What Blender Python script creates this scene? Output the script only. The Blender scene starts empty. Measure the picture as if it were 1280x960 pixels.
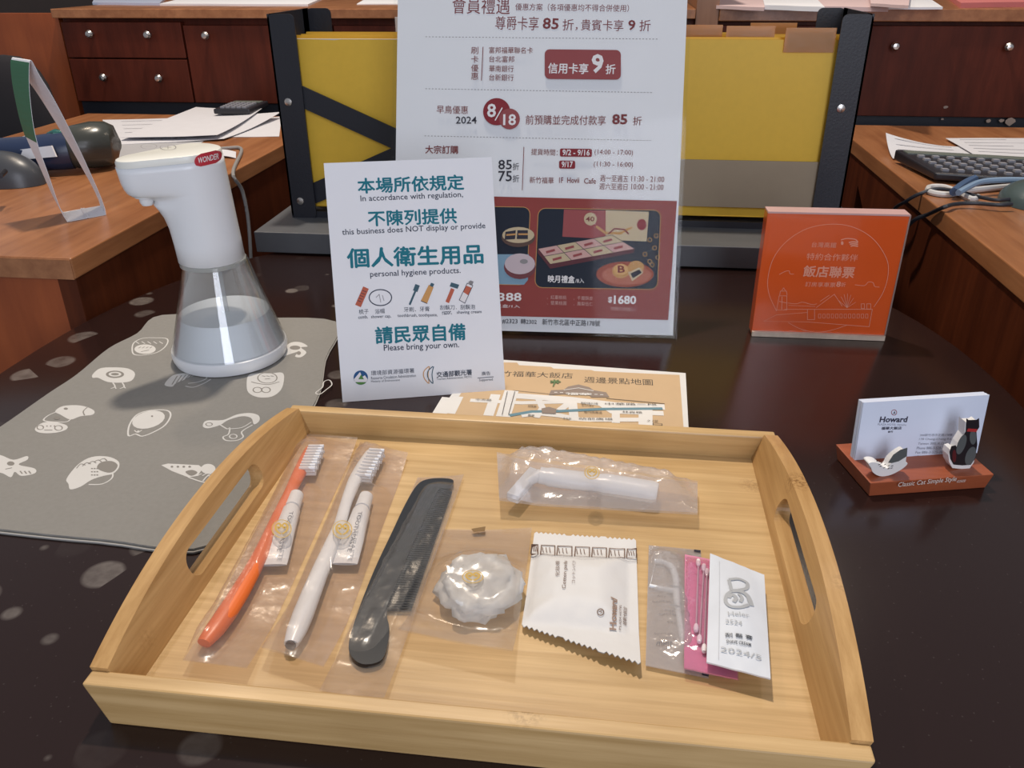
import bpy, bmesh, math, random
from mathutils import Vector, Matrix, noise
from mathutils.geometry import tessellate_polygon
random.seed(7)
C = bpy.context.scene.collection
S = 0.01                       # everything below is written in centimetres, table top = 0
V = Vector

# ------------------------------------------------------------------ camera
F_PX, PITCH, ROLL, CAM_H, YAW = 1040.0, 0.4705, -0.0066, 35.498, math.radians(7.28)
def _rz(v, a=YAW):
    return V((v[0]*math.cos(a)-v[1]*math.sin(a), v[0]*math.sin(a)+v[1]*math.cos(a), v[2]))
_f = V((0, math.cos(PITCH), -math.sin(PITCH))); _r = V((1, 0, 0)); _u = V((0, math.sin(PITCH), math.cos(PITCH)))
FWD = _rz(_f); RGT = _rz(_r*math.cos(ROLL)+_u*math.sin(ROLL)); UPV = _rz(-_r*math.sin(ROLL)+_u*math.cos(ROLL))
EYE = V((0, 0, CAM_H))
cam = bpy.data.cameras.new('camera'); cam.sensor_width = 36; cam.lens = 36*F_PX/1280; cam.clip_start = 0.01
co = bpy.data.objects.new('camera', cam); C.objects.link(co)
m3 = Matrix((RGT, UPV, -FWD)).transposed(); co.matrix_world = Matrix.Translation(EYE*S) @ m3.to_4x4()
bpy.context.scene.camera = co

# ------------------------------------------------------------------ light and exposure
sc = bpy.context.scene
sc.view_settings.view_transform = 'Standard'; sc.view_settings.look = 'None'
sc.view_settings.gamma = 1; sc.view_settings.exposure = 0.0
sc.cycles.transparent_max_bounces = 24
w = bpy.data.worlds.new('world'); sc.world = w; w.use_nodes = True
w.node_tree.nodes['Background'].inputs[0].default_value = (0.90, 0.92, 1.0, 1)
w.node_tree.nodes['Background'].inputs[1].default_value = 0.30
def area(name, loc, target, size, power, col, shape='DISK', sy=None):
    l = bpy.data.lights.new(name, 'AREA'); l.shape = shape; l.size = size*S; l.energy = power; l.color = col
    if sy: l.size_y = sy*S
    o = bpy.data.objects.new(name, l); C.objects.link(o); o.location = V(loc)*S
    o.rotation_euler = (V(target)-V(loc)).to_track_quat('-Z', 'Y').to_euler(); return o
area('ceiling_downlight', (-34, 146, 232), (-12, 60, 0), 12, 45, (1.0, 0.88, 0.74))
area('ceiling_downlight', (74, 184, 150), (60, 120, 0), 8, 2.2, (1.0, 0.80, 0.60))
area('ceiling_downlight', (-95, 150, 150), (-70, 120, 0), 9, 4.5, (1.0, 0.80, 0.60))
area('daylight_opening', (60, -190, 105), (-5, 80, 5), 90, 36, (0.84, 0.88, 1.0), 'RECTANGLE', 190)

# ------------------------------------------------------------------ projection helpers: photograph pixel -> point of the room
def ray(u, v): return FWD + RGT*((u-640)/F_PX) - UPV*((v-480)/F_PX)
def P(u, v, z=0.0):
    d = ray(u, v); return EYE + d*((z-CAM_H)/d.z)
def PY(u, v, y):
    d = ray(u, v); return EYE + d*(y/d.y)
def PX(u, v, x):
    d = ray(u, v); return EYE + d*(x/d.x)
def PP(u, v, o, n):
    d = ray(u, v); return EYE + d*((o-EYE).dot(n)/d.dot(n))

# ------------------------------------------------------------------ materials
MC = {}
def newmat(name):
    m = bpy.data.materials.new(name); m.use_nodes = True
    return m, m.node_tree.nodes, m.node_tree.links, m.node_tree.nodes['Principled BSDF']
def mat(name, col, rough=0.5, metal=0.0, var=0.06, scale=40, bump=0.0, spec=0.5, coat=0.0, emit=None):
    if name in MC: return MC[name]
    if name.startswith('print') or name in ('teal', 'engraving'): spec = .12
    m, n, l, b = newmat(name); MC[name] = m
    tc = n.new('ShaderNodeTexCoord'); nz = n.new('ShaderNodeTexNoise'); nz.inputs['Scale'].default_value = scale
    l.new(tc.outputs['Object'], nz.inputs['Vector']); nz.inputs['Detail'].default_value = 4
    mx = n.new('ShaderNodeMix'); mx.data_type = 'RGBA'
    mx.inputs[6].default_value = (*[c*(1-var) for c in col], 1); mx.inputs[7].default_value = (*[min(1, c*(1+var)) for c in col], 1)
    l.new(nz.outputs['Fac'], mx.inputs[0]); l.new(mx.outputs[2], b.inputs['Base Color'])
    b.inputs['Roughness'].default_value = rough; b.inputs['Metallic'].default_value = metal
    b.inputs['Specular IOR Level'].default_value = spec; b.inputs['Coat Weight'].default_value = coat
    if bump:
        bp = n.new('ShaderNodeBump'); bp.inputs['Strength'].default_value = bump; bp.inputs['Distance'].default_value = 0.002
        l.new(nz.outputs['Fac'], bp.inputs['Height']); l.new(bp.outputs[0], b.inputs['Normal'])
    return m
def wood(name, c1, c2, axis=0, grain=90, stretch=14, rough=0.4, coat=0.0, knots=0.0):
    if name in MC: return MC[name]
    m, n, l, b = newmat(name); MC[name] = m
    tc = n.new('ShaderNodeTexCoord'); mp = n.new('ShaderNodeMapping'); sc3 = [grain]*3; sc3[axis] = grain/stretch
    mp.inputs['Scale'].default_value = sc3; l.new(tc.outputs['Object'], mp.inputs['Vector'])
    n1 = n.new('ShaderNodeTexNoise'); n1.inputs['Scale'].default_value = 1; n1.inputs['Detail'].default_value = 5; n1.inputs['Roughness'].default_value = .65
    l.new(mp.outputs[0], n1.inputs['Vector'])
    n2 = n.new('ShaderNodeTexNoise'); n2.inputs['Scale'].default_value = 9; n2.inputs['Detail'].default_value = 2; l.new(tc.outputs['Object'], n2.inputs['Vector'])
    r = n.new('ShaderNodeValToRGB'); r.color_ramp.elements[0].position = .32; r.color_ramp.elements[1].position = .68
    r.color_ramp.elements[0].color = (*c1, 1); r.color_ramp.elements[1].color = (*c2, 1)
    l.new(n1.outputs['Fac'], r.inputs[0])
    mx = n.new('ShaderNodeMix'); mx.data_type = 'RGBA'; mx.blend_type = 'MULTIPLY'; mx.inputs[0].default_value = .5
    r2 = n.new('ShaderNodeValToRGB'); r2.color_ramp.elements[0].color = (.72, .68, .62, 1); r2.color_ramp.elements[1].color = (1, 1, 1, 1)
    r2.color_ramp.elements[0].position = .35; r2.color_ramp.elements[1].position = .62
    l.new(n2.outputs['Fac'], r2.inputs[0]); l.new(r.outputs[0], mx.inputs[6]); l.new(r2.outputs[0], mx.inputs[7])
    last = mx.outputs[2]
    if knots:       # the dark fleck clusters where a bamboo strip crosses a node
        vo = n.new('ShaderNodeTexVoronoi'); vo.inputs['Scale'].default_value = 11; l.new(tc.outputs['Object'], vo.inputs['Vector'])
        n3 = n.new('ShaderNodeTexNoise'); n3.inputs['Scale'].default_value = 420; n3.inputs['Detail'].default_value = 2; l.new(tc.outputs['Object'], n3.inputs['Vector'])
        ma = n.new('ShaderNodeMapRange'); ma.inputs[1].default_value = .16; ma.inputs[2].default_value = .04; l.new(vo.outputs['Distance'], ma.inputs[0])
        mb = n.new('ShaderNodeMapRange'); mb.inputs[1].default_value = .42; mb.inputs[2].default_value = .60; l.new(n3.outputs['Fac'], mb.inputs[0])
        mm = n.new('ShaderNodeMath'); mm.operation = 'MULTIPLY'; l.new(ma.outputs[0], mm.inputs[0]); l.new(mb.outputs[0], mm.inputs[1])
        m3_ = n.new('ShaderNodeMath'); m3_.operation = 'MULTIPLY'; m3_.inputs[1].default_value = knots; l.new(mm.outputs[0], m3_.inputs[0])
        mk = n.new('ShaderNodeMix'); mk.data_type = 'RGBA'; mk.inputs[7].default_value = (c1[0]*.45, c1[1]*.38, c1[2]*.3, 1)
        l.new(m3_.outputs[0], mk.inputs[0]); l.new(last, mk.inputs[6]); last = mk.outputs[2]
    l.new(last, b.inputs['Base Color'])
    b.inputs['Specular IOR Level'].default_value = .22 if 'mahog' in name or 'side' in name else .5
    b.inputs['Roughness'].default_value = rough; b.inputs['Coat Weight'].default_value = coat; b.inputs['Coat Roughness'].default_value = .2
    bp = n.new('ShaderNodeBump'); bp.inputs['Strength'].default_value = .12; bp.inputs['Distance'].default_value = .001
    l.new(n1.outputs['Fac'], bp.inputs['Height']); l.new(bp.outputs[0], b.inputs['Normal'])
    return m
def film(name, col=(1, 1, 1), milk=0.25, rough=0.18, bump=0.5, scale=60, gloss=0.12, thru=(.97, .97, .97), back=.45):
    if name in MC: return MC[name]
    m, n, l, b = newmat(name); MC[name] = m; n.remove(b); out = n['Material Output']
    tc = n.new('ShaderNodeTexCoord'); nz = n.new('ShaderNodeTexNoise'); nz.inputs['Scale'].default_value = scale; nz.inputs['Detail'].default_value = 3
    l.new(tc.outputs['Object'], nz.inputs['Vector']); bp = n.new('ShaderNodeBump'); bp.inputs['Strength'].default_value = bump; bp.inputs['Distance'].default_value = .003
    l.new(nz.outputs['Fac'], bp.inputs['Height'])
    tr = n.new('ShaderNodeBsdfTransparent'); tr.inputs[0].default_value = (*thru, 1)
    di = n.new('ShaderNodeBsdfDiffuse'); di.inputs[0].default_value = (*col, 1)
    tl = n.new('ShaderNodeBsdfTranslucent'); tl.inputs[0].default_value = (*col, 1)
    gl = n.new('ShaderNodeBsdfGlossy'); gl.inputs['Roughness'].default_value = rough; l.new(bp.outputs[0], gl.inputs['Normal'])
    a = n.new('ShaderNodeMixShader'); a.inputs[0].default_value = back; l.new(di.outputs[0], a.inputs[1]); l.new(tl.outputs[0], a.inputs[2])
    c = n.new('ShaderNodeMixShader'); c.inputs[0].default_value = milk; l.new(tr.outputs[0], c.inputs[1]); l.new(a.outputs[0], c.inputs[2])
    lw = n.new('ShaderNodeLayerWeight'); lw.inputs[0].default_value = .35; l.new(bp.outputs[0], lw.inputs['Normal'])
    mr = n.new('ShaderNodeMapRange'); mr.inputs[3].default_value = gloss*.35; mr.inputs[4].default_value = min(.9, gloss*4); l.new(lw.outputs['Facing'], mr.inputs[0])
    d = n.new('ShaderNodeMixShader'); l.new(mr.outputs[0], d.inputs[0]); l.new(c.outputs[0], d.inputs[1]); l.new(gl.outputs[0], d.inputs[2])
    l.new(d.outputs[0], out.inputs[0]); return m

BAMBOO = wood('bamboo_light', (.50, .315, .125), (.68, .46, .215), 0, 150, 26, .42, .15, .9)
BAMBOO_Y = wood('bamboo_side', (.42, .235, .085), (.60, .37, .155), 1, 150, 22, .42, .15, .8)  # tray bamboo darkened: shading of the side walls is in the colour
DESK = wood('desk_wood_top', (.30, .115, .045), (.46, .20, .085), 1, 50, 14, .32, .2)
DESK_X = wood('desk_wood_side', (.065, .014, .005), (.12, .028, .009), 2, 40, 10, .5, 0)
MAHOG = wood('mahogany_dark', (.070, .013, .006), (.125, .024, .011), 2, 40, 8, .5, 0)
LITWOOD = wood('lit_panel_wood', (.28, .06, .014), (.38, .09, .022), 2, 30, 8, .4, .1)  # orange light on these panels is put into a lighter wood colour
WHITE = mat('white_plastic', (.80, .82, .85), .28, var=.02)
PAPER = mat('white_paper', (.80, .81, .85), .7, var=.02)
BLACK = mat('black_powder_coat', (.016, .018, .026), .42, var=.1, bump=.1, scale=300)
DGREY = mat('dark_grey_laminate', (.105, .11, .12), .4, var=.1)
METAL = mat('brushed_metal', (.62, .60, .58), .28, 1.0, bump=.1)
YELLOW = mat('yellow_card', (.80, .50, .045), .55, var=.05, bump=.05, scale=120)

def table_mat():
    m, n, l, b = newmat('black_stone_top')
    tc = n.new('ShaderNodeTexCoord')
    mp = n.new('ShaderNodeMapping'); mp.inputs['Scale'].default_value = (24, 24, 24); mp.inputs['Rotation'].default_value = (0, 0, .5); l.new(tc.outputs['Object'], mp.inputs[0])
    nzw = n.new('ShaderNodeTexNoise'); nzw.inputs['Scale'].default_value = 30; l.new(tc.outputs['Object'], nzw.inputs[0])
    mvx = n.new('ShaderNodeMix'); mvx.data_type = 'RGBA'; mvx.inputs[0].default_value = .02
    l.new(mp.outputs[0], mvx.inputs[6]); l.new(nzw.outputs['Color'], mvx.inputs[7])
    vo = n.new('ShaderNodeTexVoronoi'); vo.inputs['Scale'].default_value = 1; vo.voronoi_dimensions = '2D'; l.new(mvx.outputs[2], vo.inputs[0])
    # cell random value decides whether a cell holds a pale shell fleck and how large it is
    sp = n.new('ShaderNodeSeparateColor'); l.new(vo.outputs['Color'], sp.inputs[0])
    thr = n.new('ShaderNodeMapRange'); thr.inputs[1].default_value = .42; thr.inputs[2].default_value = 1; thr.inputs[3].default_value = 0; thr.inputs[4].default_value = .38; l.new(sp.outputs[0], thr.inputs[0])
    df = n.new('ShaderNodeMath'); df.operation = 'SUBTRACT'; l.new(thr.outputs[0], df.inputs[0]); l.new(vo.outputs['Distance'], df.inputs[1])
    msk = n.new('ShaderNodeMapRange'); msk.inputs[1].default_value = 0; msk.inputs[2].default_value = .07; l.new(df.outputs[0], msk.inputs[0])
    # the flecked slab: many flecks on its left part, few on the right
    sx = n.new('ShaderNodeSeparateXYZ'); l.new(tc.outputs['Object'], sx.inputs[0])
    mx = n.new('ShaderNodeMapRange'); mx.inputs[1].default_value = -.26; mx.inputs[2].default_value = .02; mx.inputs[3].default_value = 1; mx.inputs[4].default_value = .0; l.new(sx.outputs[0], mx.inputs[0])
    n3 = n.new('ShaderNodeTexNoise'); n3.inputs['Scale'].default_value = 90; n3.inputs['Detail'].default_value = 5; l.new(tc.outputs['Object'], n3.inputs[0])
    a = n.new('ShaderNodeMath'); a.operation = 'MULTIPLY'; l.new(msk.outputs[0], a.inputs[0]); l.new(mx.outputs[0], a.inputs[1])
    a2 = n.new('ShaderNodeMath'); a2.operation = 'MULTIPLY'; l.new(a.outputs[0], a2.inputs[0]); l.new(sp.outputs[1], a2.inputs[1])
    a3 = n.new('ShaderNodeMath'); a3.operation = 'MULTIPLY'; l.new(a2.outputs[0], a3.inputs[0]); l.new(n3.outputs['Fac'], a3.inputs[1])
    mc = n.new('ShaderNodeMix'); mc.data_type = 'RGBA'; mc.inputs[6].default_value = (.020, .0095, .0085, 1); mc.inputs[7].default_value = (.30, .265, .24, 1)
    l.new(a3.outputs[0], mc.inputs[0])
    # fine dust specks
    v2 = n.new('ShaderNodeTexVoronoi'); v2.inputs['Scale'].default_value = 160; l.new(tc.outputs['Object'], v2.inputs[0])
    m2 = n.new('ShaderNodeMapRange'); m2.inputs[1].default_value = .10; m2.inputs[2].default_value = .04; m2.inputs[4].default_value = .10; l.new(v2.outputs['Distance'], m2.inputs[0])
    md = n.new('ShaderNodeMix'); md.data_type = 'RGBA'; md.inputs[7].default_value = (.3, .27, .25, 1); l.new(m2.outputs[0], md.inputs[0]); l.new(mc.outputs[2], md.inputs[6])
    l.new(md.outputs[2], b.inputs['Base Color']); b.inputs['Roughness'].default_value = .2; b.inputs['Specular IOR Level'].default_value = .38
    return m
TABLE = table_mat()
def mat_cloth():
    m, n, l, b = newmat('grey_woven_cloth')
    tc = n.new('ShaderNodeTexCoord'); w1 = n.new('ShaderNodeTexWave'); w1.inputs['Scale'].default_value = 380; w1.bands_direction = 'X'
    w2 = n.new('ShaderNodeTexWave'); w2.inputs['Scale'].default_value = 380; w2.bands_direction = 'Y'
    nz = n.new('ShaderNodeTexNoise'); nz.inputs['Scale'].default_value = 260
    for x in (w1, w2, nz): l.new(tc.outputs['Object'], x.inputs['Vector'])
    ad = n.new('ShaderNodeMath'); ad.operation = 'ADD'; l.new(w1.outputs['Fac'], ad.inputs[0]); l.new(w2.outputs['Fac'], ad.inputs[1])
    a2 = n.new('ShaderNodeMath'); a2.operation = 'ADD'; l.new(ad.outputs[0], a2.inputs[0]); l.new(nz.outputs['Fac'], a2.inputs[1])
    mr = n.new('ShaderNodeMapRange'); mr.inputs[1].default_value = .3; mr.inputs[2].default_value = 2.4; l.new(a2.outputs[0], mr.inputs[0])
    mx = n.new('ShaderNodeMix'); mx.data_type = 'RGBA'; mx.inputs[6].default_value = (.20, .193, .178, 1); mx.inputs[7].default_value = (.285, .275, .255, 1)
    l.new(mr.outputs[0], mx.inputs[0]); l.new(mx.outputs[2], b.inputs['Base Color']); b.inputs['Roughness'].default_value = .9
    bp = n.new('ShaderNodeBump'); bp.inputs['Strength'].default_value = .3; bp.inputs['Distance'].default_value = .0005; l.new(a2.outputs[0], bp.inputs['Height']); l.new(bp.outputs[0], b.inputs['Normal'])
    return m
CLOTH = mat_cloth()

# ------------------------------------------------------------------ objects
def tag(o, label=None, cat=None, group=None, kind=None):
    if label: o['label'] = label
    if cat: o['category'] = cat
    if group: o['group'] = group
    if kind: o['kind'] = kind
    return o
def thing(name, label, cat, loc, group=None):
    o = bpy.data.objects.new(name, None); C.objects.link(o); o.location = V(loc)*S
    o.empty_display_size = .02
    return tag(o, label, cat, group)
def wloc(p):
    v = V((0, 0, 0))
    while p: v = v + p.location; p = p.parent
    return v
class M:
    """collects shapes in world centimetres; out() links them as one mesh object"""
    def __init__(s): s.v = []; s.f = []; s.mi = []; s.cur = 0
    def add(s, vs, fs):
        k = len(s.v); s.v += [V(x) for x in vs]; s.f += [[i+k for i in f] for f in fs]; s.mi += [s.cur]*len(fs); return s
    def box(s, a, b, T=None):
        x0, y0, z0 = a; x1, y1, z1 = b
        vs = [V(p) for p in ((x0,y0,z0),(x1,y0,z0),(x1,y1,z0),(x0,y1,z0),(x0,y0,z1),(x1,y0,z1),(x1,y1,z1),(x0,y1,z1))]
        if T: vs = [T(p) for p in vs]
        return s.add(vs, [(0,3,2,1),(4,5,6,7),(0,1,5,4),(1,2,6,5),(2,3,7,6),(3,0,4,7)])
    def prism(s, loops, T, t0, t1):
        """loops: outer outline then holes, 2D; T(x, y, t) -> world; closed solid between t0 and t1"""
        loops = [[V((p[0], p[1], 0)) for p in lp] for lp in loops]
        tri = tessellate_polygon(loops); flat = [p for lp in loops for p in lp]; n = len(flat)
        vs = [T(p.x, p.y, t0) for p in flat]+[T(p.x, p.y, t1) for p in flat]
        fs = [tuple(t) for t in tri]+[tuple(i+n for i in reversed(t)) for t in tri]; k = 0
        for lp in loops:
            m = len(lp)
            for i in range(m): a, b = k+i, k+(i+1) % m; fs.append((a, b, b+n, a+n))
            k += m
        return s.add(vs, fs)
    def rings(s, rings, cap=True, closed=True):
        n = len(rings[0]); vs = [p for r in rings for p in r]; fs = []
        for i in range(len(rings)-1):
            for j in range(n if closed else n-1):
                a = i*n+j; b = i*n+(j+1) % n; fs.append((a, b, b+n, a+n))
        if cap: fs.append(tuple(reversed(range(n)))); fs.append(tuple(range((len(rings)-1)*n, len(rings)*n)))
        return s.add(vs, fs)
    def lathe(s, prof, c, n=32, cap=True):
        return s.rings([[V((c[0]+r*math.cos(2*math.pi*j/n), c[1]+r*math.sin(2*math.pi*j/n), c[2]+z)) for j in range(n)] for r, z in prof], cap)
    def tube(s, pts, r, n=8, sy=1.0, up=V((0, 0, 1))):
        pts = [V(p) for p in pts]; rs = r if isinstance(r, (list, tuple)) else [r]*len(pts); R = []
        for i, p in enumerate(pts):
            d = (pts[min(i+1, len(pts)-1)]-pts[max(i-1, 0)]).normalized(); sd = d.cross(up)
            sd = sd.normalized() if sd.length > 1e-4 else V((1, 0, 0)); u2 = sd.cross(d)
            R.append([p+sd*rs[i]*math.cos(2*math.pi*j/n)+u2*rs[i]*sy*math.sin(2*math.pi*j/n) for j in range(n)])
        return s.rings(R)
    def ball(s, c, r, n=16, m=10, T=None):
        r = r if isinstance(r, (list, tuple)) else (r, r, r); R = []
        for i in range(m+1):
            a = math.pi*(i/m-.5)*.998
            R.append([V((c[0]+r[0]*math.cos(a)*math.cos(2*math.pi*j/n), c[1]+r[1]*math.cos(a)*math.sin(2*math.pi*j/n), c[2]+r[2]*math.sin(a))) for j in range(n)])
        if T: R = [[T(p) for p in q] for q in R]
        return s.rings(R)
    def grid(s, fn, nu, nv, th=0.0):
        vs = [fn(i/nu, j/nv) for j in range(nv+1) for i in range(nu+1)]; N = len(vs); q = nu+1
        fs = [(j*q+i, j*q+i+1, (j+1)*q+i+1, (j+1)*q+i) for j in range(nv) for i in range(nu)]
        if th:
            vs = [V(p) for p in vs]; vs += [p-V((0, 0, th)) for p in vs]; fs += [tuple(N+k for k in reversed(f)) for f in list(fs)]
            bd = [i for i in range(q)]+[j*q+nu for j in range(1, nv+1)]+[nv*q+i for i in range(nu-1, -1, -1)]+[j*q for j in range(nv-1, 0, -1)]
            for a, b in zip(bd, bd[1:]+bd[:1]): fs.append((b, a, a+N, b+N))
        return s.add(vs, fs)
    def out(s, name, mats, parent=None, smooth=False, bevel=0.0, kind=None, label=None, subsurf=0, clean=True):
        me = bpy.data.meshes.new(name); off = wloc(parent) if parent else V((0, 0, 0))
        loc = V((0, 0, 0))
        if not parent:
            xs = [v.x for v in s.v]; ys = [v.y for v in s.v]; zs = [v.z for v in s.v]
            loc = V(((min(xs)+max(xs))/2, (min(ys)+max(ys))/2, min(zs)))*S; off = loc
        me.from_pydata([tuple(v*S-off) for v in s.v], [], s.f)
        mats = mats if isinstance(mats, (list, tuple)) else [mats]
        for q in mats: me.materials.append(q)
        me.polygons.foreach_set('material_index', [min(i, len(mats)-1) for i in s.mi])
        if clean:
            bm = bmesh.new(); bm.from_mesh(me); bmesh.ops.recalc_face_normals(bm, faces=bm.faces); bm.to_mesh(me); bm.free()
        if smooth:
            me.polygons.foreach_set('use_smooth', [True]*len(me.polygons))
        me.update(); o = bpy.data.objects.new(name, me); C.objects.link(o); o.location = loc
        if parent: o.parent = parent
        if smooth and smooth != 'all':
            md = o.modifiers.new('edge', 'EDGE_SPLIT'); md.split_angle = math.radians(38)
        if bevel:
            md = o.modifiers.new('bevel', 'BEVEL'); md.width = bevel*S; md.segments = 2; md.limit_method = 'ANGLE'; md.angle_limit = math.radians(40)
        if subsurf:
            md = o.modifiers.new('sub', 'SUBSURF'); md.levels = md.render_levels = subsurf
        return tag(o, label, None, None, kind)

# ------------------------------------------------------------------ printing: lettering and flat artwork on a plane
_cv = {}
def glyphs(txt, bold, res=2):
    k = (txt, bold)
    if k in _cv: return _cv[k]
    cu = bpy.data.curves.new('t', 'FONT'); cu.body = txt; cu.size = 1; cu.offset = bold; cu.resolution_u = res
    ob = bpy.data.objects.new('t', cu); me = ob.to_mesh()
    vs = [(v.co.x, v.co.y) for v in me.vertices]; fs = [tuple(p.vertices) for p in me.polygons]
    ob.to_mesh_clear(); bpy.data.objects.remove(ob); bpy.data.curves.remove(cu)
    _cv[k] = (vs, fs); return _cv[k]
class Sheet:
    def __init__(s, o, ex, ey, drape=None, lift=0.012):
        s.o = V(o); s.ex = V(ex).normalized(); s.ey = V(ey).normalized(); s.n = s.ex.cross(s.ey).normalized()
        s.m = M(); s.mats = []; s.drape = drape; s.lift = lift; s.seq = 0; s.step = .0005
    def uv(s, p):
        if s.drape:
            z = s.o.z
            for _ in range(7):
                q = P(p[0], p[1], z); z = .5*z+.5*s.drape(q.x, q.y)
            q = q-s.o; return V((q.x, q.y))
        q = PP(p[0], p[1], s.o, s.n)-s.o; return V((q.dot(s.ex), q.dot(s.ey)))
    def at(s, a, b, h=0.0):
        p = s.o+s.ex*a+s.ey*b
        h += s.seq*s.step
        if s.drape: return V((p.x, p.y, s.drape(p.x, p.y)+h))
        return p+s.n*h
    def use(s, m):
        if m not in s.mats: s.mats.append(m)
        s.m.cur = s.mats.index(m)
    def flat(s, pts, m, layer=1):
        s.use(m); s.seq += 1; tri = tessellate_polygon([[V((p[0], p[1], 0)) for p in pts]])
        s.m.add([s.at(p[0], p[1], s.lift*layer) for p in pts], [tuple(t) for t in tri])
    def poly(s, px, m, layer=1): s.flat([s.uv(p) for p in px], m, layer)
    def ell(s, c, rx, ry, m, layer=1, rot=0, n=20, ring=0):
        cc = s.uv(c); ax = s.uv((c[0]+rx*math.cos(rot), c[1]+rx*math.sin(rot)))-cc; ay = s.uv((c[0]-ry*math.sin(rot), c[1]+ry*math.cos(rot)))-cc
        pts = [cc+ax*math.cos(2*math.pi*i/n)+ay*math.sin(2*math.pi*i/n) for i in range(n)]
        if ring: s.lineuv(pts+[pts[0]], m, ring, layer)
        else: s.flat(pts, m, layer)
    def lineuv(s, pts, m, wd, layer=1):
        s.use(m); s.seq += 1
        q = [pts[0]]
        for p in pts[1:]:
            g0 = q[-1]; dl = (p-g0).length; k = max(1, int(dl/.25)) if s.drape else 1
            for i in range(1, k+1):
                if dl > 1e-4: q.append(g0.lerp(p, i/k))
        if len(q) < 2: return
        closed = (q[0]-q[-1]).length < 1e-3; L = []; R = []
        for i, p in enumerate(q):
            a = (p-q[i-1]).normalized() if i else ((q[0]-q[-2]).normalized() if closed else None)
            b = (q[i+1]-p).normalized() if i < len(q)-1 else ((q[1]-q[0]).normalized() if closed else None)
            d = ((a or b)+(b or a)); d = d.normalized() if d.length > .2 else (a or b)
            nn = V((-d.y, d.x))*wd/2/max(.5, d.dot(b or a)); L.append(p-nn); R.append(p+nn)
        n = len(q); s.m.add([s.at(*v, s.lift*layer) for v in L+R], [(i, i+1, n+i+1, n+i) for i in range(n-1)])
    def line(s, px, m, wd, layer=1): s.lineuv([s.uv(p) for p in px], m, wd, layer)
    def text(s, txt, pl, pr, h, m, bold=0.0, layer=2):
        """fit the text between two pixel points of its base line; h = height in pixels, or the pixel point of its top left"""
        a, b = s.uv(pl), s.uv(pr); d = b-a; u = V((-d.y, d.x)).normalized()
        if isinstance(h, tuple): hh = (s.uv(h)-a).length
        elif abs(pr[0]-pl[0]) > abs(pr[1]-pl[1]): hh = (s.uv((pl[0], pl[1]-h))-a).length
        else: hh = (s.uv((pl[0]+h, pl[1]))-a).length
        cjk = any(ord(c) > 0x2E80 for c in txt); vs, fs = glyphs(txt, 0 if cjk else bold)
        if not vs: return
        x0 = min(v[0] for v in vs); x1 = max(v[0] for v in vs); y0 = min(v[1] for v in vs); y1 = max(v[1] for v in vs)
        s.use(m); dn = d/(x1-x0); un = u*hh/(y1-y0)
        bd_ = bold*1.1 if cjk and bold > .012 else 0
        for ox, oy in (((0, 0),) if not bd_ else ((-bd_, 0), (bd_, 0), (0, -bd_), (0, bd_))):
            s.seq += 1; s.m.add([s.at(*(a+dn*(v[0]-x0+ox)+un*(v[1]-y0+oy)), s.lift*layer) for v in vs], fs)
    def out(s, name, parent): return s.m.out(name, s.mats, parent, clean=False)
def rrect(x0, y0, x1, y1, r, n=4):
    pts = []
    for cx, cy, a0 in ((x1-r, y1-r, 0), (x0+r, y1-r, 90), (x0+r, y0+r, 180), (x1-r, y0+r, 270)):
        for i in range(n+1):
            a = math.radians(a0+90*i/n); pts.append((cx+r*math.cos(a), cy+r*math.sin(a)))
    return pts
def catmull(pts, n=6, closed=False):
    P_ = [V(p) for p in pts]; out = []; N = len(P_)
    for i in range(N if closed else N-1):
        if closed: a, b, c, d = P_[i-1], P_[i], P_[(i+1) % N], P_[(i+2) % N]
        else: a, b, c, d = P_[max(i-1, 0)], P_[i], P_[i+1], P_[min(i+2, N-1)]
        for k in range(n):
            t = k/n; out.append(.5*((2*b)+(c-a)*t+(2*a-5*b+4*c-d)*t*t+(3*b-a-3*c+d)*t**3))
    if not closed: out.append(P_[-1])
    return out
XY = lambda x, y, t: V((x, y, t))

# ================================================================== THE SETTING
tag(M().box((-260, -60, -76), (200, 330, -75)).out('floor', mat('floor_tile', (.10, .085, .075), .35, var=.15, scale=6)), kind='structure')
tag(M().box((-260, 330, -76), (200, 333, 185)).out('wall_back', mat('wall_paint_dark', (.05, .035, .03), .6, var=.1)), kind='structure')

# ---- round black table (superellipse top with a softened rim, pedestal and foot)
tb = thing('round_table', 'large round table with a glossy black flecked top carrying the tray', 'table', (-11.5, 67, -75))
def supell(a, b, z, n=96, e=2.3):
    out = []
    for i in range(n):
        t = 2*math.pi*i/n; c, s_ = math.cos(t), math.sin(t)
        out.append(V((-11+a*math.copysign(abs(c)**(2/e), c), 67+b*math.copysign(abs(s_)**(2/e), s_), z)))
    return out
M().rings([supell(46.6, 50.6, -3.4), supell(47.7, 51.7, -3.2), supell(48, 52, -2.6), supell(48, 52, -.5), supell(47.8, 51.8, -.12), supell(47.4, 51.4, 0)]).out('table_top', TABLE, tb, smooth=True)
M().lathe([(9, 0), (9, 71.5)], (-11, 67, -72)).out('pedestal', BLACK, tb, smooth=True)
M().lathe([(28, 0), (28, 1), (10, 3)], (-11, 67, -75)).out('foot', BLACK, tb, smooth=True)

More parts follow.
